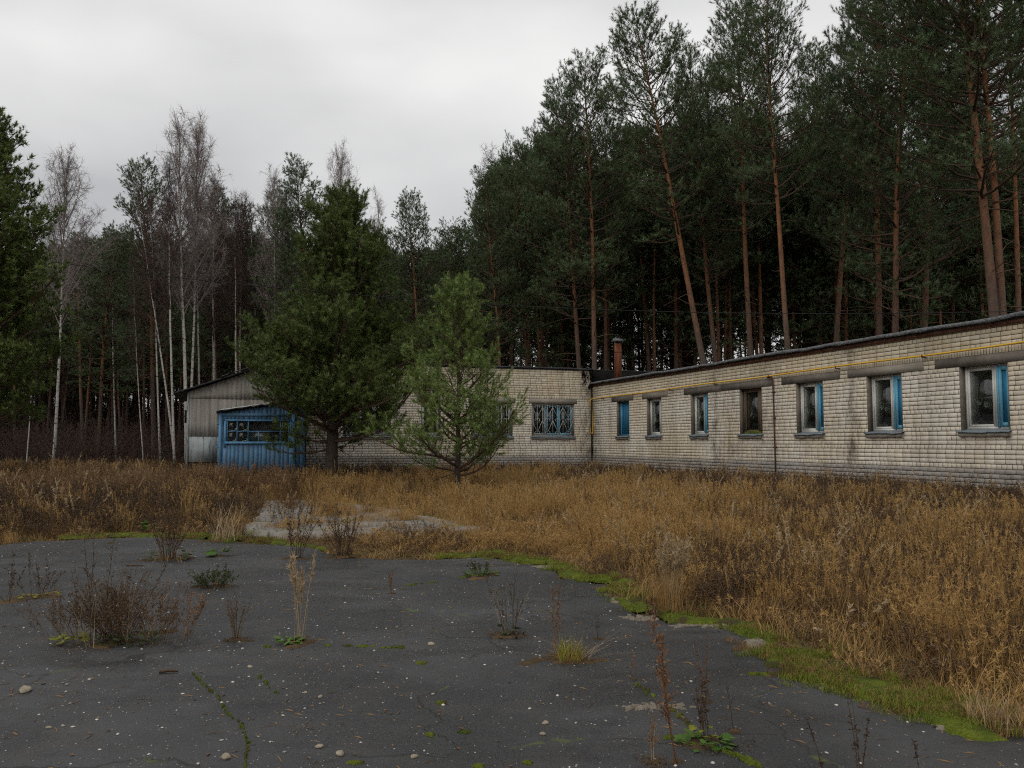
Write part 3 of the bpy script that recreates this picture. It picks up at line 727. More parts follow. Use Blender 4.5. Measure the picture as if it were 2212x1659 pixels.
# rooms behind the windows, far walls
part('inner_wall', M_ROOM, lambda a, z, d: (d, -a, z), [(.02, W_L, 5.0, 5.1, 0, 4.14)] + [(a, a + .1, .38, 5.0, 0, 4.14) for a in (1.2, 4.2, 7.2, 10.2, 13.1, 16.0, 18.9, 21.9, 24.6)], BUILDING)
part('inner_wall', M_ROOM, lambda a, z, d: (-a, d, z), [(-.0, 12.1, 5.0, 5.1, 0, 4.7), (3.2, 3.3, .38, 5, 0, 4.7), (8.2, 8.3, .38, 5, 0, 4.7), (12.05, 12.15, .38, 5, 0, 4.7)], BUILDING)
part('floor', M_ROOM, lambda a, z, d: (d, -a, z), [(-.4, W_L, .38, 11.2, .9, 1.05)], BUILDING)
part('floor', M_ROOM, lambda a, z, d: (-a, d, z), [(-11, 12.1, .41, 9.8, .92, 1.06)], BUILDING)
part('rear_wall', M_BRICK, lambda a, z, d: (d, -a, z), [(.02, W_L, 10.9, 11.3, 0, 4.13), (W_L, W_L + .3, .0, 11.3, 0, 4.13)], BUILDING)
part('rear_wall', M_BRICK, lambda a, z, d: (-a, d, z), [(-11.3, 12.1, 9.8, 10.1, 0, 4.75), (-11.5, -11.3, .02, 10.1, 0, 4.75), (12.15, 12.4, .2, 10.1, 0, 4.75)], BUILDING)
def felt_edge(place, L0, L1, z, d_out, parent, seed, mat, drop=.07):
    m = MB(); n = int((L1 - L0) / .12); V = []
    for i in range(n + 1):
        a = L0 + (L1 - L0) * i / n; e = float(fnoise([a * .9], [seed], seed, 3)[0] - .5) * .05; e2 = float(fnoise([a * 3.1], [seed + 4], seed, 3)[0] - .5) * .06
        for d, zz in ((d_out + .5, z + .03 + e), (d_out + .05 + e2 * .3, z + .025 + e), (d_out + e2 * .4, z + e + .005), (d_out + e2 * .5, z - drop + e + e2 * .8), (d_out + .02, z - drop + .005 + e + e2 * .8), (d_out + .04, z - .01 + e)): V.append(place(a, zz, d))
    m.add(V, Q=[(i * 6 + j, i * 6 + j + 1, (i + 1) * 6 + j + 1, (i + 1) * 6 + j) for i in range(n) for j in range(5)]); return m.obj('felt_edge', mat, parent, True)
roof1 = part('roof', M_FELT, lambda a, z, d: (d, -a, z), [(.0, W_L + .3, -.08, 11.5, 4.141, 4.20)], BUILDING)
felt_edge(wp, -.02, W_L + .3, 4.225, -.14, roof1, 3, M_FELT2)
part('eave_board', M_DARKRUST, lambda a, z, d: (d, -a, z), [(.0, W_L, -.05, -.012, 4.06, 4.14)], roof1)
roof2 = part('roof', M_FELT, lambda a, z, d: (-a, d, z), [(-11.6, 12.3, -.06, 10.2, 4.762, 4.81)], BUILDING)
felt_edge(bp, 0, 12.3, 4.825, -.09, roof2, 9, M_FELT, .045)
part('upstand', M_TAR, lambda a, z, d: (-a, d, z), [(-11.5, -.02, -.05, .38, 4.15, 4.76)], roof2)
ch = link('chimney', None, roof1); ch['label'] = 'rusty square sheet metal flue with a small hood'
cp = at(1335, 805, 36.2); lx, ly = loc(cp[0], cp[1]); lx, ly = float(lx), float(ly)
MB().box(lx - .12, lx + .12, ly - .12, ly + .12, 4.2, 5.84).obj('flue', M_RUST, ch)
MB().box(lx - .125, lx + .128, ly - .126, ly + .125, 5.45, 5.50).obj('flue_collar', M_DARKRUST, ch)
for sx in (-.10, .10): MB().box(lx + sx - .02, lx + sx + .02, ly - .02, ly + .02, 5.84, 5.96).obj('hood_leg', M_DARKRUST, ch)
m = MB(); V = [(lx - .20, ly - .24, 5.93), (lx + .20, ly - .24, 5.93), (lx + .20, ly + .24, 5.93), (lx - .20, ly + .24, 5.93), (lx - .20, ly, 6.06), (lx + .20, ly, 6.06)]
m.add(V, T=[(0, 4, 3), (1, 2, 5)], Q=[(0, 1, 5, 4), (2, 3, 4, 5), (0, 3, 2, 1)]); m.obj('hood', M_FELT2, ch)
# drips of black tar and plaster damage at the corner
m = MB(); r = random.Random(3)
for k in range(26):
    a = r.uniform(-.05, .55); z = 4.75 - abs(r.gauss(0, .35)); m.tube([bp(a, z + .1, -.03), bp(a + r.uniform(-.1, .1), z, -.10 * r.random() - .02), bp(a + r.uniform(-.08, .08), z - .12, -.03)], [.01, .04 * r.random() + .01, .01], 5)
m.obj('tar_drips', M_TAR, roof2)['kind'] = 'stuff'

# yellow gas pipe with brackets
gp = thing('gas_pipe', 'thin yellow gas pipe running under the eaves of the brick wing', 'pipe', (CORNER[0], CORNER[1], 0), TH)
m = MB(); pts = [wp(a, 3.515 + .0062 * a + .012 * math.sin(a * .9), -.10) for a in np.linspace(W_L, .12, 60)] + [(-.14, -.10, 3.50), (-.16, -.10, 3.42), (-.16, -.10, 2.10), (-.13, -.10, 2.05), (-.05, -.10, 2.05), (-.03, -.10, 2.12)] + [(-.03, -.10, 3.44)]
m.tube(pts, .023, 8); m.obj('pipe', M_YELLOW, gp, True)
for a in np.arange(1.2, W_L, 2.9):
    m = MB(); z = 3.515 + .0062 * a; m.box(-.13, -.005, -a - .012, -a + .012, z - .055, z - .032); m.box(-.135, -.125, -a - .014, -a + .014, z - .055, z + .02); m.obj('bracket', M_DARKRUST, gp)
rp = thing('rusty_conduit', 'thin rusty brown pipe running down the wall between two windows', 'pipe', (CORNER[0], CORNER[1], 0), TH)
MB().tube([wp(12.62, 3.56, -.02), wp(12.80, 3.58, -.04), wp(12.88, 3.50, -.05), wp(12.90, 3.35, -.045), wp(12.93, 2.2, -.05), wp(12.95, .4, -.05)], .022, 7).obj('pipe', M_DARKRUST, rp, True)
for z in (1.5, 2.35, 3.1): MB().box(-.075, .0, -12.96, -12.89, z, z + .03).obj('clamp', M_DARKRUST, rp)
#@@SHED
# ------------------------------------------------------------------ grey shed with gable and the blue porch
SHED = thing('shed', 'grey shed clad in corrugated cement sheets with sagging black roof', 'shed', (CORNER[0], CORNER[1], 0), TH)
SX0, SX1, PKX, EZ, PKZ = -16.39, -12.16, -13.55, 3.55, 4.60
def roofz(x): return EZ + (PKZ - EZ) * (x - SX0) / (PKX - SX0) if x < PKX else PKZ - (PKZ - 4.10) * (x - PKX) / (SX1 - PKX)
def wave_sheet(x0, x1, zb, ztf, yface, mat, parent, nm='sheet', wave=.012, pitch=.155):
    n = int((x1 - x0) / .019) + 1; V = []
    for i in range(n + 1):
        x = x0 + (x1 - x0) * i / n; y = yface - wave * math.cos(2 * math.pi * x / pitch); zt = ztf(x)
        for k in range(4): V.append((x, y, zb + (zt - zb) * k / 3))
    k = len(V); V += [(x, y + .008, z) for x, y, z in V]
    Q = [(i * 4 + j, (i + 1) * 4 + j, (i + 1) * 4 + j + 1, i * 4 + j + 1) for i in range(n) for j in range(3)]
    Q += [tuple(k + q for q in reversed(f)) for f in Q] + [(j, j + 1, k + j + 1, k + j) for j in range(3)] + [(n * 4 + j + 1, n * 4 + j, k + n * 4 + j, k + n * 4 + j + 1) for j in range(3)]
    Q += [((i + 1) * 4, i * 4, k + i * 4, k + (i + 1) * 4) for i in range(n)]
    m = MB(); m.add(V, Q=Q); return m.obj(nm, mat, parent, True)
for row, (xs, zb, top, yf) in enumerate(((np.linspace(SX0, SX1, 6), 1.89, lambda x: 3.33, -.06), (np.linspace(SX0, SX1, 6) , 3.29, lambda x: roofz(x) - .03, -.085))):
    for k in range(5):
        x0 = xs[k] + (0 if k == 0 else .17 * row); x1 = xs[k + 1] + (0 if k == 4 else .17 * row)
        wave_sheet(x0, x1 + .04 * (k < 4), zb, top, yf - .012 * (k % 2), M_SLATE, SHED)
for k in range(4):
    x0 = SX0 + (SX1 - SX0) * k / 4; m = MB(); m.box(x0 + .004, x0 + (SX1 - SX0) / 4 - .004, -.055 - .01 * (k % 2), -.02, .93, 1.87); m.obj('lower_panel', M_PEEL, SHED)
MB().box(SX0 + .02, SX1, .0, .1, .2, 3.5).obj('shed_wall', M_WOOD, SHED)
MB().box(SX0, SX0 + .08, .1, 6, .2, 3.5).obj('side_wall', M_SLATE, SHED)
MB().box(SX0, SX1 + .0, 5.9, 6, .2, 3.5).obj('rear_wall', M_SLATE, SHED)
MB().box(SX0 - .02, SX0 + .06, -.10, -.0, .5, 3.5).obj('corner_board', M_PEEL, SHED)
MB().box(SX0 - .10, SX0 - .005, -.05, .35, 2.38, 2.85).obj('wall_box', M_CABLE, SHED)
for nm, pts in (('roof', [(SX0 - .48, roofz(SX0) - .17 ), (SX0 - .2, roofz(SX0) - .05), (-15.2, roofz(-15.2) + .01), (-14.3, roofz(-14.3) - .03), (PKX, PKZ)]), ('roof_slope', [(PKX, PKZ), (SX1 + .1, 4.08)])):
    m = MB(); V = []; n = len(pts)
    for x, z in pts:
        for y in (-.42, -.15, 2, 4, 6.3):
            e = .02 * math.sin(x * 5 + y * 3)
            V += [(x, y, z + .02 + e), (x, y, z + .085 + e)]
    k = 10
    Q = []
    for i in range(n - 1):
        for j in range(4):
            o = i * k + j * 2; Q += [(o + 1, o + k + 1, o + k + 3, o + 3), (o, o + 2, o + k + 2, o + k)]
        o = i * k; Q += [(o, o + k, o + k + 1, o + 1), (o + 8, o + 9, o + k + 9, o + k + 8)]
    for o in (0, (n - 1) * k): Q += [(o + 2 * j, o + 2 * j + 1, o + 2 * j + 3, o + 2 * j + 2) for j in range(4)]
    m.add(V, Q=Q); m.obj(nm, M_FELT, SHED)
for k, (x, w) in enumerate(((-15.1, .3), (-14.62, .42), (-14.2, .4))):
    z = roofz(x) + .12; s = (PKZ - EZ) / (PKX - SX0); m = MB()
    m.add([(x - w / 2, -.5, z - s * w / 2), (x + w / 2, -.5, z + s * w / 2), (x + w / 2, -.2, z + s * w / 2), (x - w / 2, -.2, z - s * w / 2)] + [(x - w / 2, -.5, z + .02 - s * w / 2), (x + w / 2, -.5, z + .02 + s * w / 2), (x + w / 2, -.2, z + .02 + s * w / 2), (x - w / 2, -.2, z + .02 - s * w / 2)],
          Q=[(0, 3, 2, 1), (4, 5, 6, 7), (0, 1, 5, 4), (1, 2, 6, 5), (2, 3, 7, 6), (3, 0, 4, 7)]); m.obj('roof_scrap', M_FELT2, SHED)

PORCH = thing('porch', 'small blue plank porch with a long row of window panes', 'porch', (CORNER[0], CORNER[1], 0), TH)
PY = -1.6; PX0, PX1, PX2 = -15.25, -12.70, -12.22
def ptop(x): return 2.74 + .158 * (x - PX0)
WX0, WX1, WZ0, WZ1 = -15.01, -12.82, 1.69, 2.42
r = random.Random(8); x = PX0
while x < PX1 - .02:
    w = r.uniform(.10, .19); x1 = min(PX1, x + w)
    if PX1 - x1 < .05: x1 = PX1
    o = r.uniform(-.004, .004); segs = [(.48 + r.uniform(0, .05), ptop(x) - .02)]
    if x1 > WX0 - .05 and x < WX1 + .05: segs = [(.48 + r.uniform(0, .05), WZ0 - .03), (WZ1 + .02, ptop(x) - .02)]
    for z0, z1 in segs: MB().box(x + .002, x1 - .002, PY + o, PY + .022 + o, z0, z1).obj('plank', M_PORCH, PORCH)
    x = x1
x = PX1 + .075
for w in (.19, .19, .02):
    if w > .1: MB().box(x + .004, x + w - .004, PY + .05, PY + .075, .5, ptop(x) - .02).obj('plank', M_PORCH, PORCH)
    x += w
for y in np.arange(PY + .03, -.1, .145):      # the narrow side that shows at the left
    MB().box(PX0 - .022, PX0 - .001, y, y + .138, .5, 2.68 + .0 * y).obj('side_plank', M_PORCH, PORCH)
for y in np.arange(PY + .12, -.1, .145):
    MB().box(PX2 + .001, PX2 + .022, y, y + .138, .5, 3.12).obj('side_plank', M_PORCH, PORCH)
for nm, b in (('post', (PX0 - .03, PX0 + .07, PY - .05, PY - .006, .45, 2.72)), ('post', (PX1 - .05, PX1 + .07, PY - .045, PY - .005, .45, 3.09)),
              ('window_sill', (WX0 - .06, WX1 + .06, PY - .07, PY - .004, WZ0 - .085, WZ0 - .005)), ('trim', (WX0 - .06, WX1 + .06, PY - .035, PY - .004, WZ1 + .0, WZ1 + .06)),
              ('trim', (WX0 - .10, WX0 - .01, PY - .04, PY - .004, WZ0 - .2, WZ1 + .0)), ('trim', (WX1 + .01, WX1 + .08, PY - .036, PY - .004, WZ0 - .2, WZ1 + .0)),
              ('fascia', (PX0 - .05, PX1 + .0, PY - .03, PY - .004, 2.60, 2.70)), ('corner_block', (PX0 - .09, PX0 - .031, PY - .06, PY + .05, 1.45, 1.52)), ('corner_block', (PX0 - .09, PX0 - .031, PY - .06, PY + .05, 2.28, 2.35))):
    MB().box(*b).obj(nm, M_PORCHTRIM if nm not in ('corner_block', 'fascia') else M_PORCH, PORCH)
pw = link('window', None, PORCH); zc = (WZ0 + WZ1) / 2
vb = [WX0 + .02, WX0 + .36, WX0 + .74, WX0 + 1.86, WX1 - .02]
for xx in vb: MB().box(xx - .016, xx + .016, PY - .012, PY + .02, WZ0 - .01, WZ1 + .01).obj('glazing_bar', M_PORCHTRIM, pw)
MB().box(WX0 + 1.09, WX0 + 1.12, PY - .01, PY + .018, WZ0 - .01, zc).obj('glazing_bar', M_PORCHTRIM, pw)
for i in range(4): MB().box(vb[i] + .016, vb[i + 1] - .016, PY - .008, PY + .014, zc - .014, zc + .014).obj('glazing_bar', M_PORCHTRIM, pw)
for i in range(4):
    for z0, z1 in ((WZ0, zc - .014), (zc + .014, WZ1)):
        if (i, z1 == WZ1) in ((2, True), (3, False)): continue          # panes that are gone
        MB().box(vb[i] + .016, vb[i + 1] - .016, PY + .002, PY + .005, z0, z1).obj('pane', M_GLASS, pw)
for k, (x0, x1, z0, z1) in enumerate(((-14.3, -13.95, 1.2, 2.02), (-13.9, -13.5, 1.2, 2.0), (-13.25, -13.0, 1.2, 2.05), (-14.35, -12.9, 2.08, 2.5))):
    MB().box(x0, x1, PY + 1.0, PY + 1.04, z0, z1).obj('inner_board', M_PEEL, PORCH)
m = MB(); V = []; n = 24
for i in range(n + 1):
    xx = PX0 - .12 + (PX2 + .2 - PX0 + .12) * i / n; z = ptop(xx) + .035 + .015 * math.sin(i * 1.9) + .008 * math.sin(i * 4.1)
    V += [(xx, PY - .20 + .03 * math.sin(i * 2.3), z - .03), (xx, PY - .20 + .03 * math.sin(i * 2.3), z + .015), (xx, -.07, z + .04), (xx, -.07, z + .0)]
m.add(V, Q=[(i * 4 + j, i * 4 + (j + 1) % 4, (i + 1) * 4 + (j + 1) % 4, (i + 1) * 4 + j) for i in range(n) for j in range(4)] + [(0, 1, 2, 3), (n * 4 + 3, n * 4 + 2, n * 4 + 1, n * 4)])
m.obj('porch_roof', M_FELT, PORCH)
m = MB(); V = []
for i in range(9):
    xx = PX0 - .02 + 1.35 * i / 8; z = ptop(xx) + .066 + .008 * math.sin(i * 2.1); V += [(xx, PY - .24, z - .016), (xx, PY - .24, z), (xx, PY - .1, z + .03), (xx, PY - .1, z + .014)]
m.add(V, Q=[(i * 4 + j, i * 4 + (j + 1) % 4, (i + 1) * 4 + (j + 1) % 4, (i + 1) * 4 + j) for i in range(8) for j in range(4)] + [(0, 1, 2, 3), (35, 34, 33, 32)])
m.obj('roof_lath', M_PEEL, PORCH)

# ------------------------------------------------------------------ trees
def unit(v): return v / (np.linalg.norm(v, axis=-1, keepdims=True) + 1e-9)
def shoot_template(r, n, ln, nl, w, lo=.25):
    a = r.random(n) * 2 * math.pi; s = (lo + (1 - lo) * np.sqrt(r.random(n))) * ln
    el = np.radians(38 + 22 * r.random(n)); rad = np.stack([np.cos(a), np.sin(a), 0 * a], -1)
    d = rad * np.sin(el)[:, None] + np.array([0, 0, 1]) * np.cos(el)[:, None]
    base = np.array([0, 0, 1.]) * s[:, None]; tang = np.stack([-np.sin(a), np.cos(a), 0 * a], -1)
    L_ = nl * (.75 + .5 * r.random(n))[:, None]
    return np.stack([base - tang * w / 2, base + tang * w / 2, base + d * L_], 1)
def place_template(r, tpls, pos, dr, sc):
    N = len(pos); dr = unit(dr); q = unit(np.cross(dr, unit(r.normal(size=(N, 3))))); p = np.cross(q, dr)
    out = []
    which = r.integers(0, len(tpls), N)
    for k, t in enumerate(tpls):
        i = np.where(which == k)[0]
        if not len(i): continue
        tv = t.reshape(-1, 3)[None] * sc[i][:, None, None]
        out.append((tv[..., :1] * q[i][:, None] + tv[..., 1:2] * p[i][:, None] + tv[..., 2:] * dr[i][:, None] + pos[i][:, None]).reshape(-1, 3))
    V = np.concatenate(out); return V, np.arange(len(V)).reshape(-1, 3)
def rot_about(v, ax, ang):
    c, s = math.cos(ang), math.sin(ang); return v * c + np.cross(ax, v) * s + ax * (ax @ v) * (1 - c)
UP = np.array([0, 0, 1.])
def pine(seed, H, r0, cb, prof, step=.55, nb=5, sub_sp=.32, shoot_sp=.2, shoot=(14, .26, .15, .018), el=(5, 45), wob=.25, up=.5, dead=8, size=(.8, 1.3), bare=.35, fork=None):
    r = np.random.default_rng(seed); tr = MB(); lb = MB(); n = 14
    ts = np.linspace(0, 1, n); ph = r.random(4) * 6.28
    path = np.stack([wob * (np.sin(ts * 3 + ph[0]) - math.sin(ph[0])) * ts ** .6 + wob * .3 * np.sin(ts * 9 + ph[1]) * ts, wob * (np.sin(ts * 2.6 + ph[2]) - math.sin(ph[2])) * ts ** .6, ts * H], -1)
    rad = r0 * ((1 - ts) ** .75 * .93 + .05) + r0 * .35 * np.exp(-ts * 22)
    tr.tube(path, rad, 9)
    P0 = lambda h: np.array([np.interp(h, path[:, 2], path[:, 0]), np.interp(h, path[:, 2], path[:, 1]), h])
    R0 = lambda h: np.interp(h, path[:, 2], rad)
    sp, sdr, ss = [], [], []
    def grow(st, d, Ln, rr, e_up):
        k = 6; pts = [st]; dd = d
        for i in range(k):
            dd = unit(dd + UP * e_up / k + r.normal(size=3) * .10); pts.append(pts[-1] + dd * Ln / k)
        pts = np.array(pts); lb.tube(pts, np.linspace(rr, rr * .22, k + 1), 5, False); return pts
    h = H * cb
    while h < H - .25:
        t = (h / H - cb) / (1 - cb); az0 = r.random() * 6.28; kk = max(3, int(nb + r.integers(-1, 2)))
        for b in range(kk):
            az = az0 + 6.283 * b / kk + r.normal() * .25; hh = h + r.normal() * step * .22
            if hh >= H - .12: continue
            Ln = prof(t) * (.55 + .62 * r.random()) * (1 + .16 * math.sin(az * 2 + seed + t * 5))
            e = math.radians(el[0] + (el[1] - el[0]) * t + r.normal() * 7)
            d = np.array([math.cos(az) * math.cos(e), math.sin(az) * math.cos(e), math.sin(e)])
            pts = grow(P0(hh), d, Ln, min(R0(hh) * .6, .012 + .016 * Ln), up * (1 - .5 * t))
            cum = np.linspace(0, 1, len(pts)); side = 1; ns = max(2, int(Ln / sub_sp)); tips = [(pts[-1], unit(pts[-1] - pts[-2]))]
            for j in range(ns):
                f = bare + (1 - bare) * (j + r.random()) / ns; q = np.array([np.interp(f, cum, pts[:, i]) for i in range(3)])
                md = unit(pts[min(len(pts) - 1, int(f * 6) + 1)] - pts[int(f * 5.99)])
                sl = (Ln * .36 * (1.15 - f) + .22) * (.7 + .6 * r.random()); side = -side
                lat = unit(np.cross(md, UP)) * side
                sdv = unit(md * (.55 + .3 * r.random()) + lat * (.55 + .4 * r.random()) + UP * (.12 + .38 * r.random()) )
                m = 3; pp = [q]; dd = sdv
                for i in range(m): dd = unit(dd + UP * .12 + r.normal(size=3) * .13); pp.append(pp[-1] + dd * sl / m)
                pp = np.array(pp); lb.tube(pp, np.linspace(.010 + .006 * sl, .004, m + 1), 3, False)
                cs = np.linspace(0, 1, m + 1); nq = max(2, int(sl / shoot_sp))
                for i in range(nq):
                    g = .25 + .75 * (i + r.random()) / nq
                    sp.append([np.interp(g, cs, pp[:, c]) for c in range(3)]); sdr.append(unit(sdv * .8 + UP * .5 + r.normal(size=3) * .55)); ss.append(r.uniform(*size))
                sp.append(pp[-1]); sdr.append(unit(dd + UP * .45)); ss.append(r.uniform(*size))
            for q, d2 in tips:
                for i in range(3): sp.append(q - d2 * .1 * i); sdr.append(unit(d2 + UP * .4 + r.normal(size=3) * .35)); ss.append(r.uniform(*size))
        h += step * (1.1 - .55 * t) * (.85 + .3 * r.random())
    for i in range(6): sp.append(P0(H - .06 * i - .05)); sdr.append(unit(UP + r.normal(size=3) * (.1 + .3 * (i > 0)))); ss.append(1.1)
    for k in range(dead):                      # dead snags below the crown
        hh = H * (.12 + (cb - .1) * r.random()); az = r.random() * 6.28; d = np.array([math.cos(az), math.sin(az), r.normal() * .3])
        Ln = .4 + 1.3 * r.random() ** 2; grow(P0(hh), unit(d), Ln, .012 + .01 * Ln, -.2)
    tp = [shoot_template(r, *shoot) for _ in range(3)]
    nd = place_template(r, tp, np.array(sp), np.array(sdr), np.array(ss))
    return tr.arrays(), lb.arrays(), nd, len(sp)

pf_scots = lambda R: (lambda t: R * (.55 + .45 * math.sin(min(1, t * 1.9 + .25) * math.pi / 2)) * (1 - .78 * max(0, (t - .25) / .75) ** 1.5) + .25)
VAR = []                                       # forest pines, 22 m tall at scale 1
FH = 22.0
for k, (cbf, R, st, seed) in enumerate(((.44, 3.0, .60, 101), (.38, 3.2, .64, 102), (.52, 2.9, .56, 103), (.44, 2.7, .58, 104), (.30, 2.9, .68, 105), (.56, 3.2, .55, 106))):
    (tv, tt, tq), LB, (nv, ntri), cnt = pine(seed, FH, .165, cbf, pf_scots(R), st, 5, .30, .19, (27, .30, .125, .0145), (2, 50), .28, .55, 16, (.9, 1.5), .36)
    VAR.append((mesh('pine_trunk', tv, tt, tq, M_BARK, True), mesh('pine_crown', nv, ntri, mat=M_NEED), mesh('pine_limbs', *LB, M_LIMB, True)))

def base_of(top, low, Y, z=.4):
    A, B = at(*top, Y), at(*low, Y); k = (z - A[2]) / (B[2] - A[2]); p = A + (B - A) * k; return p, A
def put_tree(name, cat, label, meshes, H0, top, low, Y, spin, group=None, fat=1.0, xy=1.0):
    p, A = base_of(top, low, Y); p[2] = float(height(p[0], p[1])) - .08
    v = Vector(A - p); s = v.length / H0
    o = thing(name, label, cat, p, 0, group)
    q = UPV.rotation_difference(v.normalized()); o.rotation_mode = 'QUATERNION'
    o.rotation_quaternion = q @ Matrix.Rotation(spin, 3, 'Z').to_quaternion()
    o.scale = (s * xy, s * xy, s)
    for nm, me in meshes: link(nm, me, o, kind='stuff' if nm == 'limbs' else None)
    return o
UPV = Vector((0, 0, 1))
PINES = [  # variant, top, low point of the trunk, distance, label
    (1, (1060, 362), (1078, 780), 50, 'slim pine with open tiered crown left of the tall pine stand', 1.0),
    (0, (1128, 300), (1142, 790), 53, 'pine between the slim tiered pine and the twin topped pines', 1.0),
    (1, (1196, 170), (1248, 790), 48, 'pine with long left branches at the left edge of the tall stand', 1.05),
    (0, (1276, 108), (1284, 790), 46, 'straight pine with full pointed top rising left of the rusty chimney', 1.05),
    (3, (1330, 235), (1312, 790), 52, 'pine tucked behind the straight pointed pine', 1.0),
    (2, (1408, 20), (1520, 770), 43, 'tall orange trunked pine leaning left behind the wing roof', 1.1),
    (3, (1482, 92), (1546, 770), 47, 'shorter pine just right of the leaning orange pine', .95),
    (5, (1535, 165), (1575, 760), 56, 'pine top peeping between the leaning pine and the next tall pine', 1.0),
    (2, (1602, 12), (1624, 755), 44, 'straight orange trunked pine beside the curving one', 1.0),
    (5, (1662, -45), (1706, 750), 39, 'tall pine with curving orange trunk near the middle of the stand', 1.0),
    (4, (1752, 110), (1772, 740), 55, 'pine with low top left of the narrow sky gap', 1.0),
    (3, (1846, -20), (1806, 735), 48, 'pine bounding the right side of the narrow sky gap', 1.0),
    (0, (1888, -90), (1900, 715), 41, 'tall pine with grey lower trunk behind the sixth window', 1.0),
    (4, (1945, -120), (1936, 705), 37, 'dark dense pine in front of the right hand stand', 1.05),
    (1, (2035, -110), (2000, 700), 49, 'deep green pine left of the thick forked pine', 1.0),
    (2, (2200, -150), (2202, 670), 41, 'thin orange trunk at the right border', .9),
    (5, (1350, 330), (1366, 785), 60, 'thin trunk just right of the rusty chimney', .9),
    (0, (1440, 330), (1432, 780), 62, 'thin dark trunk left of the leaning pine base', .9),
    (2, (1668, 300), (1664, 755), 61, 'thin trunk between the two tall orange pines', .9),
    (3, (1730, 280), (1738, 745), 60, 'slender trunk right of the curving orange pine', .9),
    (1, (1862, 200), (1868, 720), 58, 'slender trunk in the dark right stand', .9),
    (4, (2070, 100), (2060, 690), 56, 'half hidden pine just left of the thick forked pine', .95),
    (4, (890, 404), (906, 800), 52, 'grey green pine right of the dark bushy pine', 1.1),
    (0, (962, 470), (960, 800), 56, 'low pine behind the tip of the young pine', 1.1),
    (1, (664, 348), (682, 800), 46, 'round topped pine rising behind the dark bushy pine', 1.15),
    (4, (320, 338), (332, 960), 45, 'pine with lopsided crown left of the tall birches', 1.15),
    (3, (596, 402), (600, 900), 50, 'pine behind the twin white birch stems', 1.0),
    (5, (506, 432), (520, 930), 52, 'pine with small top right of the tall birches', 1.1),
    (1, (452, 408), (470, 930), 54, 'pine behind the tall birch crowns', 1.0),
    (4, (238, 478), (214, 950), 47, 'dark spreading pine right of the round birch', 1.3),
    (5, (172, 500), (180, 950), 54, 'dark pine behind the round birch', 1.2),
    (0, (800, 470), (805, 900), 55, 'pine mostly hidden behind the dark bushy pine', 1.1),
    (3, (1015, 520), (1012, 800), 62, 'dim pine deep between slim pine and young pine tip', 1.1),
    (4, (-60, 420), (-40, 950), 44, 'dark pine at the left border behind the near one', 1.2),
]
for i, (v, top, low, Y, lb, xy) in enumerate(PINES):
    top = (top[0], top[1] + 26)
    put_tree('pine_tree', 'pine tree', lb, [('trunk', VAR[v][0]), ('limbs', VAR[v][2]), ('crown', VAR[v][1])], FH, top, low, Y, i * 2.4, 'pines behind the buildings', xy=xy * (1.0 if Y > 40 else .95))
tf = put_tree('pine_tree', 'pine tree', 'thick forked pine with stout orange double trunk at the far right', [('trunk', VAR[0][0]), ('limbs', VAR[0][2]), ('crown', VAR[0][1])], FH, (2085, -330), (2152, 700), 32, 1.0, 'pines behind the buildings', xy=1.25)
for nm, me in (('trunk', VAR[2][0]), ('limbs', VAR[2][2]), ('crown', VAR[2][1])):
    o = link(nm, me, tf, (.28, -.2, 0), (.02, .015, 2.0)); o.scale = (.85, .85, .97)

# the three near pines
(tv, tt, tq), LB, (nv, ntri), cnt = pine(301, 10.6, .24, .155, lambda t: 4.2 * (.80 + .20 * math.sin(min(1, t * 3) * 1.57)) * (1 - t ** 1.05 * .86) + .10, .42, 6, .20, .14, (48, .30, .115, .0125), (0, 48), .15, .7, 6, (.9, 1.5), .20)
print('central pine shoots', cnt)
put_tree('pine_tree', 'pine tree', 'large dense dark green pine standing in front of the porch', [('trunk', mesh('pine_trunk', tv, tt, tq, M_BARK_C, True)), ('limbs', mesh('pine_limbs', *LB, M_LIMB, True)), ('crown', mesh('pine_crown', nv, ntri, mat=M_NEED_C))], 10.6, (728, 440), (716, 980), 29, 1.9)
(tv, tt, tq), LB, (nv, ntri), cnt = pine(302, 6.0, .085, .15, lambda t: 2.55 * (1 - t ** .72 * .93) + .08, .60, 6, .18, .115, (52, .33, .09, .010), (9, 56), .05, .42, 2, (.85, 1.4), .10)
print('young pine shoots', cnt)
put_tree('pine_tree', 'pine tree', 'young bright green pine standing alone in the dry grass', [('trunk', mesh('pine_trunk', tv, tt, tq, M_BARK_C, True)), ('limbs', mesh('pine_limbs', *LB, M_LIMB, True)), ('crown', mesh('pine_crown', nv, ntri, mat=M_NEED_Y))], 6.0, (992, 622), (988, 1030), 24, 4.2)
(tv, tt, tq), LB, (nv, ntri), cnt = pine(303, 12.5, .22, .16, lambda t: 3.3 * (1 - t ** 2.6 * .52) + .1, .46, 6, .22, .15, (28, .30, .13, .023), (0, 45), .2, .8, 6, (.9, 1.5), .25)
print('left pine shoots', cnt)
put_tree('pine_tree', 'pine tree', 'bushy pine cut off by the left border, nearest to the camera', [('trunk', mesh('pine_trunk', tv, tt, tq, M_BARK_C, True)), ('limbs', mesh('pine_limbs', *LB, M_LIMB, True)), ('crown', mesh('pine_crown', nv, ntri, mat=M_NEED_C))], 12.5, (-58, 282), (-70, 960), 27, 0.5)

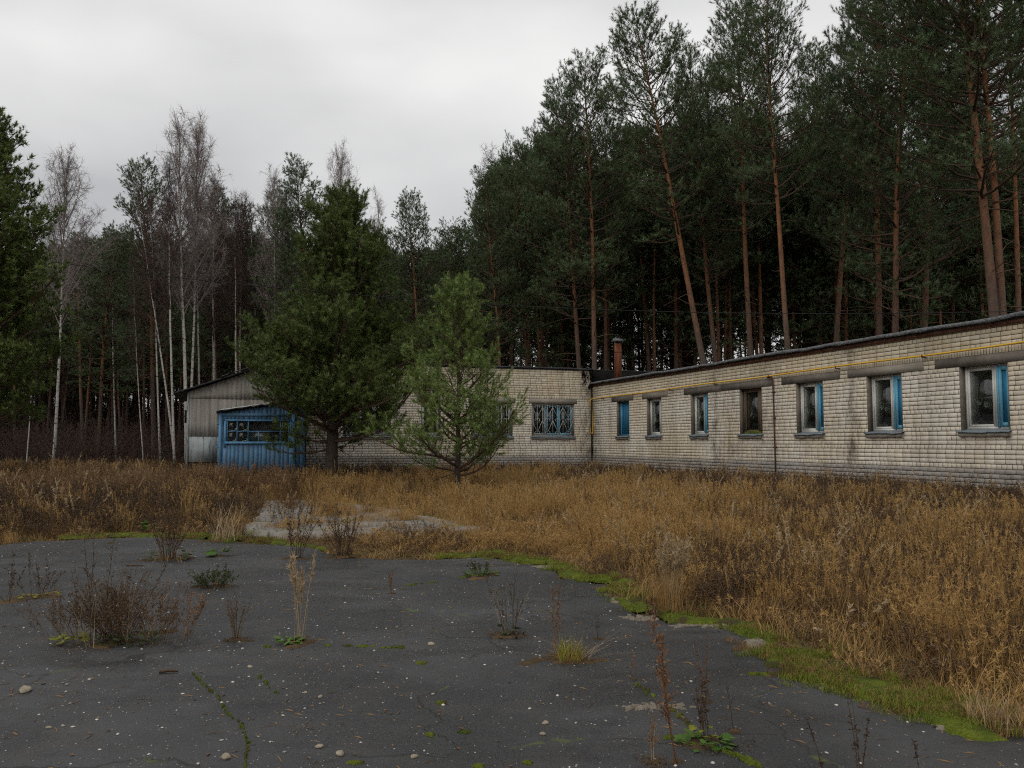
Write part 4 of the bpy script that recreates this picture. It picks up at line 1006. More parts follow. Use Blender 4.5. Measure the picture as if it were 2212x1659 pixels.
def birch(seed, H, r0, cb, R, nb, twigs=9, lean=.3, el=(52, 74), tw=.007, droop=.35):
    r = np.random.default_rng(seed); tr = MB(); cr = MB(); n = 14; ts = np.linspace(0, 1, n); ph = r.random(4) * 6.28
    path = np.stack([lean * np.sin(ts * 2.5 + ph[0]) * ts, lean * np.sin(ts * 3.1 + ph[1]) * ts, ts * H], -1); path[:, :2] += .03 * r.normal(size=(n, 2)) * ts[:, None]
    rad = r0 * ((1 - ts) ** .8 * .95 + .05); tr.tube(path, rad, 8)
    P0 = lambda h: np.array([np.interp(h, path[:, 2], path[:, c]) for c in range(3)])
    TV = []
    for b in range(nb):
        t = (b + r.random()) / nb; h = H * (cb + (.98 - cb) * t); az = b * 2.4 + r.normal() * .4
        Ln = R * (1.35 - .95 * t) * (.7 + .5 * r.random()) * (1 if t > .1 else .8); e = math.radians(el[0] + (el[1] - el[0]) * t + r.normal() * 6)
        d = np.array([math.cos(az) * math.cos(e), math.sin(az) * math.cos(e), math.sin(e)]); pts = [P0(h)]; dd = d
        for i in range(6): dd = unit(dd + UP * .05 + r.normal(size=3) * .09); pts.append(pts[-1] + dd * Ln / 6)
        pts = np.array(pts); cr.tube(pts, np.linspace(.010 + .009 * Ln, .004, 7), 4, False)
        ns = int(4 + Ln * 3.2); cum = np.linspace(0, 1, 7)
        for j in range(ns):
            f = .22 + .78 * r.random(); q = np.array([np.interp(f, cum, pts[:, c]) for c in range(3)])
            sdv = unit(dd * .6 + r.normal(size=3) * .55 + UP * .25); sl = (.4 + .38 * Ln * (1.1 - f)) * (.7 + .6 * r.random()); pp = [q]; d2 = sdv
            for i in range(3): d2 = unit(d2 + r.normal(size=3) * .15 + UP * .04); pp.append(pp[-1] + d2 * sl / 3)
            pp = np.array(pp); cr.tube(pp, [.008, .006, .0045, .003], 3, False)
            for w in range(twigs):
                g = r.random(); s = np.array([np.interp(g, [0, .33, .67, 1], pp[:, c]) for c in range(3)])
                v = unit(d2 * .5 + r.normal(size=3) * .6 - UP * droop * r.random()); l = .2 + .45 * r.random(); sd2 = unit(np.cross(v, r.normal(size=3))) * tw
                TV.append([s - sd2, s + sd2, s + v * l])
    TV = np.array(TV).reshape(-1, 3); cr.add(TV, np.arange(len(TV)).reshape(-1, 3)); return tr.arrays(), cr.arrays()
BH = 16.0; BV = []
for k, a in enumerate(((401, BH, .120, .42, 2.8, 46, 14, .25), (402, BH, .10, .50, 2.1, 38, 13, .22), (403, BH, .085, .38, 2.2, 34, 11, .35), (404, BH, .115, .46, 3.6, 54, 16, .22))):
    A, B = birch(*a); BV.append((mesh('birch_trunk', A[0], A[1], A[2], M_BIRCH, True), mesh('birch_crown', B[0], B[1], B[2], M_TWIG), mesh('birch_crown', B[0], B[1], B[2], M_TWIG2)))
BIRCHES = [  # variant, top, low, distance, twig tone, label
    (3, (152, 368), (118, 955), 40, 0, 'birch with rounded bare pale crown near the left pine', 1.0),
    (2, (88, 620), (60, 962), 38, 1, 'thin crooked birch stem at the far left', .8),
    (2, (284, 560), (308, 960), 41, 1, 'lone thin birch leaning left at the forest edge', .7),
    (1, (322, 430), (345, 962), 42, 1, 'slim birch left of the close birch pair', .8),
    (2, (300, 400), (374, 965), 41, 1, 'birch leaning left from the foot of the close birch pair', .9),
    (1, (362, 360), (376, 968), 40.5, 1, 'upright birch crossing the leaning one', .9),
    (0, (394, 284), (402, 960), 42, 0, 'tallest birch with pale feathery top beside the shed roof', 1.0),
    (3, (432, 304), (408, 960), 43, 0, 'second tallest birch, its trunk touching the tallest one', .85),
    (1, (428, 420), (432, 900), 48, 1, 'birch with faint trunk behind the shed roof', .9),
    (1, (500, 432), (512, 900), 47, 1, 'birch above the shed roof, left of the dark bushy pine', .9),
    (0, (522, 450), (520, 900), 49, 1, 'thin birch next to the one above the shed roof', .8),
    (0, (586, 392), (592, 900), 47, 0, 'left of the twin birch stems beside the dark bushy pine', .9),
    (1, (612, 420), (608, 900), 48, 1, 'right of the twin birch stems beside the dark bushy pine', .8),
    (3, (742, 358), (740, 900), 52, 0, 'birch whose bare tip shows over the dark bushy pine', .7),
    (2, (822, 432), (824, 900), 56, 0, 'bare birch tip right of the dark bushy pine', .8),
    (1, (240, 520), (250, 950), 50, 1, 'dim brown stemmed birch in the dark wood', .9),
    (0, (470, 400), (462, 930), 50, 1, 'brown crowned birch right of the tallest birches', 1.1),
    (2, (548, 440), (556, 930), 51, 1, 'brown twiggy birch over the shed ridge', 1.1),
]
for i, (v, top, low, Y, tone, lb, xy) in enumerate(BIRCHES):
    put_tree('birch_tree', 'birch tree', lb, [('trunk', BV[v][0]), ('crown', BV[v][1 + tone])], BH, top, low, Y, i * 1.9, 'birches at the forest edge', xy=xy * .82)

# ------------------------------------------------------------------ scatter helper (geometry nodes) for what nobody could count
def scatter(name, pos, rot, scl, idx, protos, label, cat):
    c = bpy.data.collections.new(name + '_sources')
    for k, me in enumerate(protos):
        o = bpy.data.objects.new(f'{name}_source_{k:02d}', me); c.objects.link(o)
    me = bpy.data.meshes.new(name); n = len(pos); me.vertices.add(n); me.vertices.foreach_set('co', np.asarray(pos, np.float32).ravel())
    for nm, ty, dat, f in (('rot', 'FLOAT_VECTOR', rot, 'vector'), ('scl', 'FLOAT_VECTOR', scl, 'vector'), ('idx', 'INT', idx, 'value')):
        a = me.attributes.new(nm, ty, 'POINT'); a.data.foreach_set(f, np.asarray(dat, np.int32 if ty == 'INT' else np.float32).ravel())
    me.update()
    o = link(name, me, kind='stuff', label=label, cat=cat)
    g = bpy.data.node_groups.new(name, 'GeometryNodeTree')
    g.interface.new_socket('Geometry', in_out='INPUT', socket_type='NodeSocketGeometry'); g.interface.new_socket('Geometry', in_out='OUTPUT', socket_type='NodeSocketGeometry')
    N = g.nodes.new; i, ou = N('NodeGroupInput'), N('NodeGroupOutput'); ip = N('GeometryNodeInstanceOnPoints'); ci = N('GeometryNodeCollectionInfo')
    ci.inputs['Collection'].default_value = c; ci.inputs['Separate Children'].default_value = True; ci.inputs['Reset Children'].default_value = True
    ip.inputs['Pick Instance'].default_value = True
    def at_(nm, ty): q = N('GeometryNodeInputNamedAttribute'); q.data_type = ty; q.inputs['Name'].default_value = nm; return q.outputs['Attribute']
    er = N('FunctionNodeEulerToRotation'); K = g.links.new
    K(i.outputs[0], ip.inputs['Points']); K(ci.outputs[0], ip.inputs['Instance']); K(at_('idx', 'INT'), ip.inputs['Instance Index'])
    K(at_('rot', 'FLOAT_VECTOR'), er.inputs[0]); K(er.outputs[0], ip.inputs['Rotation']); K(at_('scl', 'FLOAT_VECTOR'), ip.inputs['Scale']); K(ip.outputs[0], ou.inputs[0])
    md = o.modifiers.new('scatter', 'NODES'); md.node_group = g
    return o
def joined(name, parts):                      # several meshes (arrays, material) -> one mesh with slots
    V, T, Q, MI, mats, n = [], [], [], [], [], 0; mt, mq = [], []
    for k, ((v, t, q), mat) in enumerate(parts):
        v = np.asarray(v); V.append(v); mats.append(mat)
        if t is not None and len(t): T.append(np.asarray(t) + n); mt += [k] * len(t)
        if q is not None and len(q): Q.append(np.asarray(q) + n); mq += [k] * len(q)
        n += len(v)
    return mesh(name, np.concatenate(V), np.concatenate(T) if T else None, np.concatenate(Q) if Q else None, mats, False, mt + mq)

# the deep wood behind the trees one can tell apart
DEEP = []
for k, (cbf, R, st) in enumerate(((.64, 2.9, .75), (.57, 2.7, .8), (.34, 2.6, .95))):
    A, LB, (nv, ntri), cnt = pine(500 + k, FH, .17, cbf, pf_scots(R), st, 5, .48, .36, (12, .40, .22, .045), (2, 45), .25, .5, 14, (1., 1.6), .3)
    DEEP.append(joined('deep_pine', [(A, M_BARK), (LB, M_LIMB), ((nv, ntri, None), M_NEED)]))
A, B = birch(520, FH, .13, .3, 2.6, 40, 8, .4, tw=.011); DEEP.append(joined('deep_birch', [(A, M_BARK_C), (B, M_TWIG2)]))
n = 1000; py = 53 + 57 * rng.random(n) ** .9; px = (rng.random(n) * 2 - 1) * (.72 * py + 4); py = np.where(px > 0, 53 + (py - 53) * .6, py)
hmax = np.where(px < -.02 * py, .235 * py + 1.5, 99)                    # the wood is lower behind the shed
sc = np.clip(.72 + .35 * rng.random(n), 0, hmax / FH); sc = np.where(px < -.02 * py, np.minimum(sc, hmax / FH * (.75 + .25 * rng.random(n))), sc)
keep = (rng.random(n) < np.where(px > 0, .60, .9)); px, py, sc = px[keep], py[keep], sc[keep]
scatter('forest', np.stack([px, py, height(px, py) - .1], -1), np.stack([rng.normal(size=len(px)) * .03, rng.normal(size=len(px)) * .03, rng.random(len(px)) * 6.28], -1),
        np.stack([sc * 1.1, sc * 1.1, sc], -1), np.where(px < 0, rng.integers(1, 4, len(px)), rng.choice(3, len(px), p=(.32, .34, .34))), DEEP, 'dark deep pine wood behind the buildings', 'forest')
# the wood goes on round the yard, to the left of the view and behind it
n = 170; a_ = np.radians(-55 - 150 * rng.random(n)); d_ = 42 + 34 * rng.random(n); fx, fy = d_ * np.sin(a_), d_ * np.cos(a_); fs = .62 + .3 * rng.random(n)
scatter('woodland', np.stack([fx, fy, height(fx, fy) - .1], -1), np.stack([0 * fx, 0 * fx, rng.random(n) * 6.28], -1), np.stack([fs * 1.15, fs * 1.15, fs], -1), rng.integers(0, 3, n), DEEP, 'pine wood on the near side of the yard', 'forest')
#@@GRASS
# ------------------------------------------------------------------ dry grass and weeds of the yard
def blades(r, n, h, spread, w, bend=.5, segs=3, hv=.45, flat=0.0):
    V, T, Q = [], [], []; k = 0
    for i in range(n):
        a = r.random() * 6.283; p = np.array([math.cos(a), math.sin(a), 0]) * spread * math.sqrt(r.random()); az = r.random() * 6.283
        d = np.array([math.cos(az), math.sin(az), 0]); L_ = h * (1 - hv + 2 * hv * r.random()); sd = np.array([-d[1], d[0], 0]); b = bend * (.3 + 1.1 * r.random()); tl = .15 * r.random() + flat
        pts = []
        for j in range(segs + 1):
            f = j / segs; th = tl + b * f * 1.4; pts.append(th)
        q = p; P = [q]
        for j in range(segs):
            th = (pts[j] + pts[j + 1]) / 2; q = q + (d * math.sin(th) + UP * math.cos(th)) * L_ / segs; P.append(q)
        for j in range(segs): ww = w * (1 - .75 * j / segs); V += [P[j] - sd * ww / 2, P[j] + sd * ww / 2]
        V.append(P[-1])
        for j in range(segs - 1): Q.append((k + 2 * j, k + 2 * j + 1, k + 2 * j + 3, k + 2 * j + 2))
        T.append((k + 2 * segs - 2, k + 2 * segs - 1, k + 2 * segs)); k += 2 * segs + 1
    return np.array(V), np.array(T), np.array(Q)
def plume(r, n, h, spread, lean=.25, hl=.16, hw=.018, nt=14):
    """flowering grass stalks with a loose seed head"""
    V, T = [], []
    for i in range(n):
        a = r.random() * 6.283; p = np.array([math.cos(a), math.sin(a), 0]) * spread * r.random(); d = unit(UP + np.array([r.normal(), r.normal(), 0]) * lean); L_ = h * (.75 + .4 * r.random()); sd = unit(np.cross(d, r.normal(size=3))) * .0022
        top = p + d * L_ + np.array([d[0], d[1], 0]) * .1 * L_; mid = p + d * L_ * .55
        k = len(V); V += [p - sd, p + sd, mid - sd, mid + sd, top]; T += [(k, k + 1, k + 3), (k, k + 3, k + 2), (k + 2, k + 3, k + 4)]
        for j in range(nt):
            f = r.random(); b = top - d * hl * f * L_ / .7; v = unit(d * .8 + r.normal(size=3) * .35) * (.035 + .035 * r.random()); s2 = unit(np.cross(v, r.normal(size=3))) * hw * .3
            k = len(V); V += [b - s2, b + s2, b + v]; T.append((k, k + 1, k + 2))
    return np.array(V), np.array(T), None
def weed_mesh(r, n, h, spread, lean=.18, br=7, leaf=.028, leaves=26, th=.0035, up=.55, top_only=.25, brl=.22):
    """woody stems with side twigs; returns stems and the dry leaves or seeds on them"""
    st = MB(); LV = []
    for i in range(n):
        a = r.random() * 6.283; p = np.array([math.cos(a), math.sin(a), 0]) * spread * r.random(); d = unit(UP + np.array([math.cos(a), math.sin(a), 0]) * lean * r.random() * 2 + r.normal(size=3) * .06)
        L_ = h * (.65 + .45 * r.random()); pts = [p]
        for j in range(4): d = unit(d + r.normal(size=3) * .06); pts.append(pts[-1] + d * L_ / 4)
        pts = np.array(pts); st.tube(pts, np.linspace(th, th * .4, 5), 3, False); c4 = np.linspace(0, 1, 5)
        tips = []
        for b in range(br):
            f = top_only + (1 - top_only) * r.random(); q = np.array([np.interp(f, c4, pts[:, c]) for c in range(3)]); az = r.random() * 6.283
            v = unit(np.array([math.cos(az), math.sin(az), 0]) + UP * up * 2); l = brl * L_ * (1.2 - f) * (.5 + r.random()); e = q + v * l
            st.tube(np.array([q, (q + e) / 2 + r.normal(size=3) * .01, e]), [th * .5, th * .4, th * .25], 3, False); tips.append((q, e))
        for j in range(leaves):
            if r.random() < .65 and tips: q, e = tips[r.integers(len(tips))]; b = q + (e - q) * (.25 + .75 * r.random())
            else: f = top_only + (1 - top_only) * r.random(); b = np.array([np.interp(f, c4, pts[:, c]) for c in range(3)])
            v = unit(r.normal(size=3) + UP * .2) * leaf * (.5 + r.random()); s2 = unit(np.cross(v, r.normal(size=3))) * leaf * .32
            LV.append([b, b + v * .5 + s2, b + v]); LV.append([b, b + v, b + v * .5 - s2])
    LV = np.array(LV).reshape(-1, 3) if LV else np.zeros((0, 3))
    return st.arrays(), (LV, np.arange(len(LV)).reshape(-1, 3), None)
gr_ = np.random.default_rng(900)
PROT = []
def P_(parts): PROT.append(joined('clump', parts)); return len(PROT) - 1
G_GOLD = [P_([(blades(gr_, 60, .52, .22, .0075, .30), M_GOLD), (plume(gr_, 9, .70, .18, .16), M_GOLD), (blades(gr_, 8, .4, .25, .007, .5, flat=.6), M_BEIGE)]) for _ in range(3)]
G_TAN = [P_([(blades(gr_, 54, .42, .20, .0068, .42), M_TAN), (blades(gr_, 6, .28, .2, .008, .6), M_DLEAF)]) for _ in range(2)]
G_BEIGE = [P_([(blades(gr_, 26, .55, .20, .007, .5), M_TAN), (plume(gr_, 9, .82, .18, .2, .2, .03, 22), M_TAN2)]) for _ in range(2)]
def wparts(*a, **k):
    s, l = weed_mesh(gr_, *a, **k); return s, l
G_BROWN = []
for _ in range(3):
    s, l = wparts(5, .62, .16, .16, 7, .026, 30); G_BROWN.append(P_([(s, M_BROWN), (l, M_BROWN), (blades(gr_, 14, .3, .2, .007, .7), M_TAN)]))
G_DARK = []
for _ in range(3):
    s, l = wparts(4, .78, .14, .12, 9, .024, 34); G_DARK.append(P_([(s, M_DBROWN), (l, M_DBROWN)]))
G_RUS = []
for _ in range(2):
    s, l = wparts(5, .5, .16, .2, 8, .024, 34); G_RUS.append(P_([(s, M_RUSSET), (l, M_RUSSET), (blades(gr_, 12, .3, .2, .007, .7), M_TAN)]))
G_STALK = []
for _ in range(3):
    s, l = wparts(2, 1.0, .1, .14, 6, .022, 26, th=.0045); G_STALK.append(P_([(s, M_DBROWN), (l, M_BROWN)]))
G_STALK.append(P_([(plume(gr_, 4, 1.0, .12, .22, .2, .03, 26), M_BEIGE)]))
G_LOW = [P_([(blades(gr_, 44, .16, .20, .008, 1.0), M_TAN), (blades(gr_, 12, .12, .2, .010, .9), M_DLEAF)]) for _ in range(2)]
G_GREEN = [P_([(blades(gr_, 30, .14, .16, .009, .9), M_LEAF), (blades(gr_, 18, .18, .16, .007, .9), M_TAN)])]
s, l = wparts(6, 1.5, .35, .25, 12, .03, 30, th=.007); G_BUSH = [P_([(s, M_TWIG2), (l, M_DBROWN)])]

def sample(n, y0, y1, pw=1.0):
    y = y0 + (y1 - y0) * rng.random(n) ** pw; x = (rng.random(n) * 2 - 1) * (.70 * y + 1.5)
    return x, y
xs, ys = [], []
for n, a, b in ((5200, 4.5, 9), (11000, 9, 15), (15000, 15, 24), (15000, 24, 38), (5000, 34, 48)):
    x, y = sample(n, a, b); xs.append(x); ys.append(y)
x = np.concatenate(xs); y = np.concatenate(ys)
lx, ly = loc(x, y)
ok = ~((lx > -.12) & (ly < 1)) & ~((ly > -.12) & (lx > -12.3)) & ~((ly > -.2) & (ly < 6.4) & (lx > -16.7)) & ~((lx > -15.35) & (lx < -12.1) & (ly > -1.75))
ok &= ~inside(ASPH, x, y); ok &= ~(inside(SLAB, x, y) & (rng.random(len(x)) > .04 + .3 * sstep(.52, .62, fnoise(x / .8, y / .8, 311))))
x, y, lx, ly = x[ok], y[ok], lx[ok], ly[ok]
de, _ = dist_edge(ASPH[:len(ASPH) - 5], x, y, closed=False); ds, _ = dist_edge(SLAB, x, y)
kp = rng.random(len(x)) < np.clip(.10 + de / .55, 0, 1); x, y, lx, ly, de, ds = (q[kp] for q in (x, y, lx, ly, de, ds))
n1 = fnoise(x / 2.6, y / 3.4, 201, 3); n2 = fnoise(x / 1.1, y / 1.6, 202, 3); n3 = fnoise(x / 3.5, y / 2.2, 203, 2); u = rng.random(len(x))
gold = sstep(.36, .64, n1 + .35 * (n2 - .5) + .30 * np.exp(-((x - 1.5) / 5) ** 2 - ((y - 21.5) / 4.5) ** 2) + .08 * (x > 1) - .12 * (x < -4))
wall_d = np.minimum(np.where(ly < 0, -lx, 9), np.where(lx < 0, -ly, 9)); near_wall = wall_d < 4.0
left = sstep(-3, -6, x)
idx = np.zeros(len(x), int); pick = lambda L_: np.array(L_)[rng.integers(0, len(L_), len(x))]
a_gold, a_tan, a_beige, a_brown, a_dark, a_rus, a_low, a_green = map(pick, (G_GOLD, G_TAN, G_BEIGE, G_BROWN, G_DARK, G_RUS, G_LOW, G_GREEN))
idx = np.where(u < .16, a_dark, np.where(u < .42, a_brown, np.where(u < .56, a_rus, a_tan)))
idx = np.where((rng.random(len(x)) < .12 + gold * np.where(x > 3.5, .34, .64)), np.where(rng.random(len(x)) < .30, a_tan, a_gold), idx)
far_left = (x < -6.5) & (y > 19) & (wall_d > 4.5)
idx = np.where(far_left & (rng.random(len(x)) < .45 * sstep(.35, .6, n3)), a_beige, idx)
idx = np.where((left > .5) & (y < 21) & (rng.random(len(x)) < .7), np.where(u < .5, a_brown, a_dark), idx)
idx = np.where(near_wall & (rng.random(len(x)) < .72), np.where(u < .45, a_brown, np.where(u < .8, a_dark, a_rus)), idx)
idx = np.where((y < 12) & (x > 1) & (rng.random(len(x)) < .35), a_brown, idx)
idx = np.where((rng.random(len(x)) < .055) & (de > .5), pick(G_STALK), idx)
edge = de < .7 + .4 * n2
idx = np.where(edge & (rng.random(len(x)) < .8), np.where(rng.random(len(x)) < .25, a_green, a_low), idx)
idx = np.where((ds < .5) & (rng.random(len(x)) < .7), a_low, idx)
n4 = fnoise(x / .45, y / .45, 205, 2); hs = (.55 + .45 * n2 + .5 * n4) * (.70 + .6 * rng.random(len(x))) * (.55 + .45 * sstep(.3, 2.2, de)); hs *= 1 + .25 * left * (y > 17)
hs *= .69; hs = np.where((np.abs(x + 3) < 4.2) & (y < 17.5), hs * .5, hs); hs = np.where((ds < 1.2) & (y > 17.5), hs * .7, hs); hs = np.where(near_wall, hs * .82, hs); hs = np.where((lx < -11) & (wall_d < 5.5), hs * .8, hs)
n = len(x); print('grass clumps', n)
scatter('grass', np.stack([x, y, height(x, y) - .045], -1), np.stack([rng.normal(size=n) * .11 + .25 * (fnoise(x / 1.3, y / 1.3, 207) - .5), rng.normal(size=n) * .11, rng.random(n) * 6.28], -1),
        np.stack([.9 + .3 * rng.random(n), .9 + .3 * rng.random(n), hs], -1), idx, PROT, 'dry golden and brown grass and weeds covering the yard', 'grass')
# bare brown scrub under the trees
n = 4200; y = 38 + 62 * rng.random(n) ** .8; x = (rng.random(n) * 2 - 1) * (.72 * y + 2); lx, ly = loc(x, y)
ok = ~((lx > -17) & (ly > -1) & (ly < 11)) & ~((lx > -.5) & (ly < 11)); x, y = x[ok], y[ok]; n = len(x)
s_ = (.8 + 1.1 * rng.random(n)) * (1 + sstep(50, 80, y) * 1.6)
scatter('undergrowth', np.stack([x, y, height(x, y) - .05], -1), np.stack([rng.normal(size=n) * .1, rng.normal(size=n) * .1, rng.random(n) * 6.28], -1), np.stack([s_, s_, s_], -1),
        np.zeros(n, int), [PROT[G_BUSH[0]]], 'bare brown scrub along the forest floor', 'undergrowth')
mp = []
for pts, w, k in (([(1700, 1400), (1760, 1438), (1830, 1462), (1900, 1482), (1960, 1502), (2040, 1532), (2110, 1558)], .17, 900), ([(1480, 1334), (1600, 1345), (1680, 1385)], .1, 260), ([(1200, 1222), (1240, 1248), (1330, 1256), (1390, 1310)], .13, 300),
                  ([(960, 1200), (1060, 1192), (1140, 1208), (1200, 1212)], .15, 260), ([(60, 1160), (180, 1158), (300, 1154), (450, 1160), (560, 1168)], .22, 600), ([(640, 1092), (860, 1103), (1000, 1128)], .3, 200)):
    A = np.array([gr(*p)[:2] for p in pts]); cum = np.concatenate([[0], np.cumsum(np.hypot(*np.diff(A, axis=0).T))]); q = rng.random(k) * cum[-1]
    mp.append(np.stack([np.interp(q, cum, A[:, 0]), np.interp(q, cum, A[:, 1])], -1) + rng.normal(size=(k, 2)) * w)
mp = np.concatenate(mp); mp = mp[fnoise(mp[:, 0] / .35, mp[:, 1] / .35, 611) > .47]; n = len(mp); M_SPRIG = straw('moss_sprig', (.085, .115, .016), (.17, .195, .026), (.24, .25, .04))
sprig = [joined('sprig', [(blades(gr_, 60, .035, .07, .005, .8), m)]) for m in (M_SPRIG, M_SPRIG, M_TAN)]
scatter('moss_sprigs', np.column_stack([mp, height(mp[:, 0], mp[:, 1]) + .004]), np.stack([rng.normal(size=n) * .15, rng.normal(size=n) * .15, rng.random(n) * 6.28], -1), np.repeat((.6 + .9 * rng.random(n))[:, None], 3, 1), rng.integers(0, 3, n), sprig, 'short green sprigs in the moss at the asphalt edge', 'moss')
#@@WEEDS

# ------------------------------------------------------------------ single weeds and tufts that stand out
wr = np.random.default_rng(4242)
def spot(px, topy):
    p = gr(*px); z = float(height(p[0], p[1])); h = at(px[0], topy, p[1])[2] - z; return p[0], p[1], z, max(.05, h)
def px2m(px, d): return d / F * gr(*px)[1]
soil_b = MB()
def weed(px, topy, half, n, label, sm, lm, name='dry_weed', group='weeds growing through the asphalt', leaf=.02, leaves=24, br=6, lean=None, th=.003, brl=.2, up=.6, top_only=.3, extra=None):
    x, y, z, h = spot(px, topy); sp = px2m(px, half); o = thing(name, label, 'weed', (x, y, z - .01), 0, group)
    ln = (sp / h * .6) if lean is None else lean
    for q in range(7): blob(soil_b, x + wr.normal() * sp * .35, y + wr.normal() * sp * .3, min(.30, sp) * (.25 + .5 * wr.random()), min(.2, sp) * (.2 + .3 * wr.random()), .003 + .0005 * q, .008, int(wr.integers(1, 9999)), wr.random(), 3, 18, .9)
    s, l = weed_mesh(wr, n, h * 1.05, min(sp * .35, .12), ln, br, leaf, leaves, th, up, top_only, brl)
    link('stems', mesh('stems', *s, mat=sm), o)
    if len(l[0]): link('leaves', mesh('leaves', l[0], l[1], mat=lm), o)
    for k in extra or (): k(o, h, sp)
    return o
def add_blades(n, hf, sf, w, mat, nm='grass_blades', bend=.7, flat=0., dx=0, dy=0):
    def f(o, h, sp):
        V, T, Q = blades(wr, n, h * hf, sp * sf, w, bend, 3, .4, flat); link(nm, mesh(nm, V, T, Q, mat), o, (dx, dy, .01))
    return f
def add_leaves(n, size, mat, spread, z=.03, nm='green_leaves', dx=0, dy=0, lift=.5):
    """broad lobed leaves lying low"""
    def f(o, h, sp):
        V, T = [], []
        for i in range(n):
            a = wr.random() * 6.283; r_ = spread * math.sqrt(wr.random()); c = np.array([math.cos(a) * r_, math.sin(a) * r_ * .6, z * (.3 + wr.random())])
            d = unit(np.array([math.cos(a + wr.normal() * .6), math.sin(a + wr.normal() * .6), lift * (wr.random() - .2)])); sdv = unit(np.cross(d, UP + wr.normal(size=3) * .3)); s_ = size * (.6 + .8 * wr.random()); nn = np.cross(sdv, d)
            k = len(V); V += [c, c + d * s_ * .3 + sdv * s_ * .34, c + d * s_ * .7 + sdv * s_ * .28 - nn * s_ * .05, c + d * s_ - nn * s_ * .12, c + d * s_ * .7 - sdv * s_ * .28 - nn * s_ * .05, c + d * s_ * .3 - sdv * s_ * .34, c + d * s_ * .5 + nn * s_ * .06]
            T += [(k, k + 1, k + 6), (k + 1, k + 2, k + 6), (k + 2, k + 3, k + 6), (k + 3, k + 4, k + 6), (k + 4, k + 5, k + 6), (k + 5, k, k + 6)]
        link(nm, mesh(nm, V, T, mat=mat), o, (dx, dy, 0))
    return f
def add_stems(n, hf, sf, mat, lean, th=.003, dx=0, dy=0, leaves=20, leaf=.018, lm=None, br=6, nm='bare_stems'):
    def f(o, h, sp):
        s, l = weed_mesh(wr, n, h * hf, sp * sf, lean, br, leaf, leaves, th, .6, .3, .2); link(nm, mesh(nm, *s, mat=mat), o, (dx, dy, 0))
        if lm and len(l[0]): link('seed_heads', mesh('seed_heads', l[0], l[1], mat=lm), o, (dx, dy, 0))
    return f
def add_plume(n, hf, sf, mat, lean=.25):
    def f(o, h, sp): V, T, _ = plume(wr, n, h * hf, sp * sf, lean, .24, .03, 40); link('seed_plumes', mesh('seed_plumes', V, T, mat=mat), o)
    return f
weed((255, 1385), 1230, 150, 84, 'wide brown bush with bare stems and green leaves at its foot, lower left', M_BROWN, M_BROWN, 'dry_bush', leaf=.016, leaves=46, br=12, lean=.62, brl=.3, th=.0022,
     extra=[add_leaves(130, .045, M_DLEAF, .30, .07, dx=.08, dy=-.05), add_leaves(26, .07, M_YLEAF, .13, .08, 'yellow_leaves', -.36, -.12), add_stems(5, 1.55, .5, M_DBROWN, .16, .004, -.15, .05, 26, .02, M_DBROWN), add_stems(34, .72, .5, M_BROWN, .55, .002, -.38, .05, 40, .016, M_BROWN, 10), add_stems(34, .7, .5, M_BROWN, .6, .002, .30, .0, 40, .016, M_BROWN, 10), add_blades(34, .75, .5, .006, M_BEIGE, bend=.35, flat=.35, dx=-.05), add_blades(90, .3, .9, .006, M_TAN, bend=1., flat=.9), add_stems(14, .75, .5, M_RUSSET, .35, .002, .32, .12, 46, .016, M_RUSSET, 10, 'russet_stems')])
weed((85, 1290), 1195, 70, 9, 'sparse dark twiggy weed with dried seeds left of the wide brown bush', M_DBROWN, M_DBROWN, leaf=.02, leaves=34, br=9, lean=.4, extra=[add_leaves(24, .05, M_YLEAF, .2, .04)])
weed((20, 1300), 1190, 40, 5, 'dark twiggy weed at the left border of the asphalt', M_DBROWN, M_DBROWN, leaf=.02, leaves=30, br=8, lean=.3)
weed((460, 1272), 1218, 60, 26, 'low rounded green brown shrub above the wide bush', M_BROWN, M_DLEAF, 'low_shrub', leaf=.022, leaves=40, br=9, lean=.7, extra=[add_leaves(110, .035, M_DLEAF, .24, .09), add_blades(40, .4, 1.1, .006, M_BROWN, bend=1., flat=.8)])
weed((512, 1382), 1282, 28, 12, 'upright clump of dark brown stems beside the wide bush', M_BROWN, M_BROWN, leaf=.014, leaves=24, br=5, lean=.16, extra=[add_blades(46, .22, .9, .006, M_DBROWN, bend=1., flat=.7)])
weed((648, 1384), 1215, 40, 5, 'pale feathery grass stalks with a small green rosette', M_BEIGE, M_BEIGE, 'feather_grass', leaf=.012, leaves=10, br=3, lean=.15, th=.002, extra=[add_plume(7, 1.0, .2, M_BEIGE, .14), add_leaves(22, .07, M_LEAF, .09, .04, 'green_rosette', -.08, -.03)])
weed((845, 1284), 1238, 8, 3, 'small lone russet weed standing mid asphalt', M_RUSSET, M_RUSSET, leaf=.014, leaves=34, br=9, lean=.06, brl=.25)
weed((1038, 1246), 1205, 40, 12, 'small green leafed weed near the asphalt edge', M_BROWN, M_DLEAF, leaf=.02, leaves=26, br=6, lean=.5, extra=[add_leaves(60, .05, M_LEAF, .2, .06)])
weed((1098, 1370), 1245, 45, 8, 'dark stemmed weed with brown base leaves in the middle', M_DBROWN, M_DBROWN, leaf=.016, leaves=26, br=5, lean=.28, extra=[add_blades(60, .22, .9, .010, M_DBROWN, bend=1., flat=.7), add_leaves(10, .06, M_DLEAF, .06, .08), add_stems(3, 1., .3, M_BEIGE, .35, .002, 0, 0, 4, .01)])
weed((1200, 1425), 1265, 12, 3, 'tall russet seed stalk rising from the yellow green tuft', M_RUSSET, M_RUSSET, leaf=.012, leaves=110, br=16, lean=.05, brl=.3, top_only=.42)
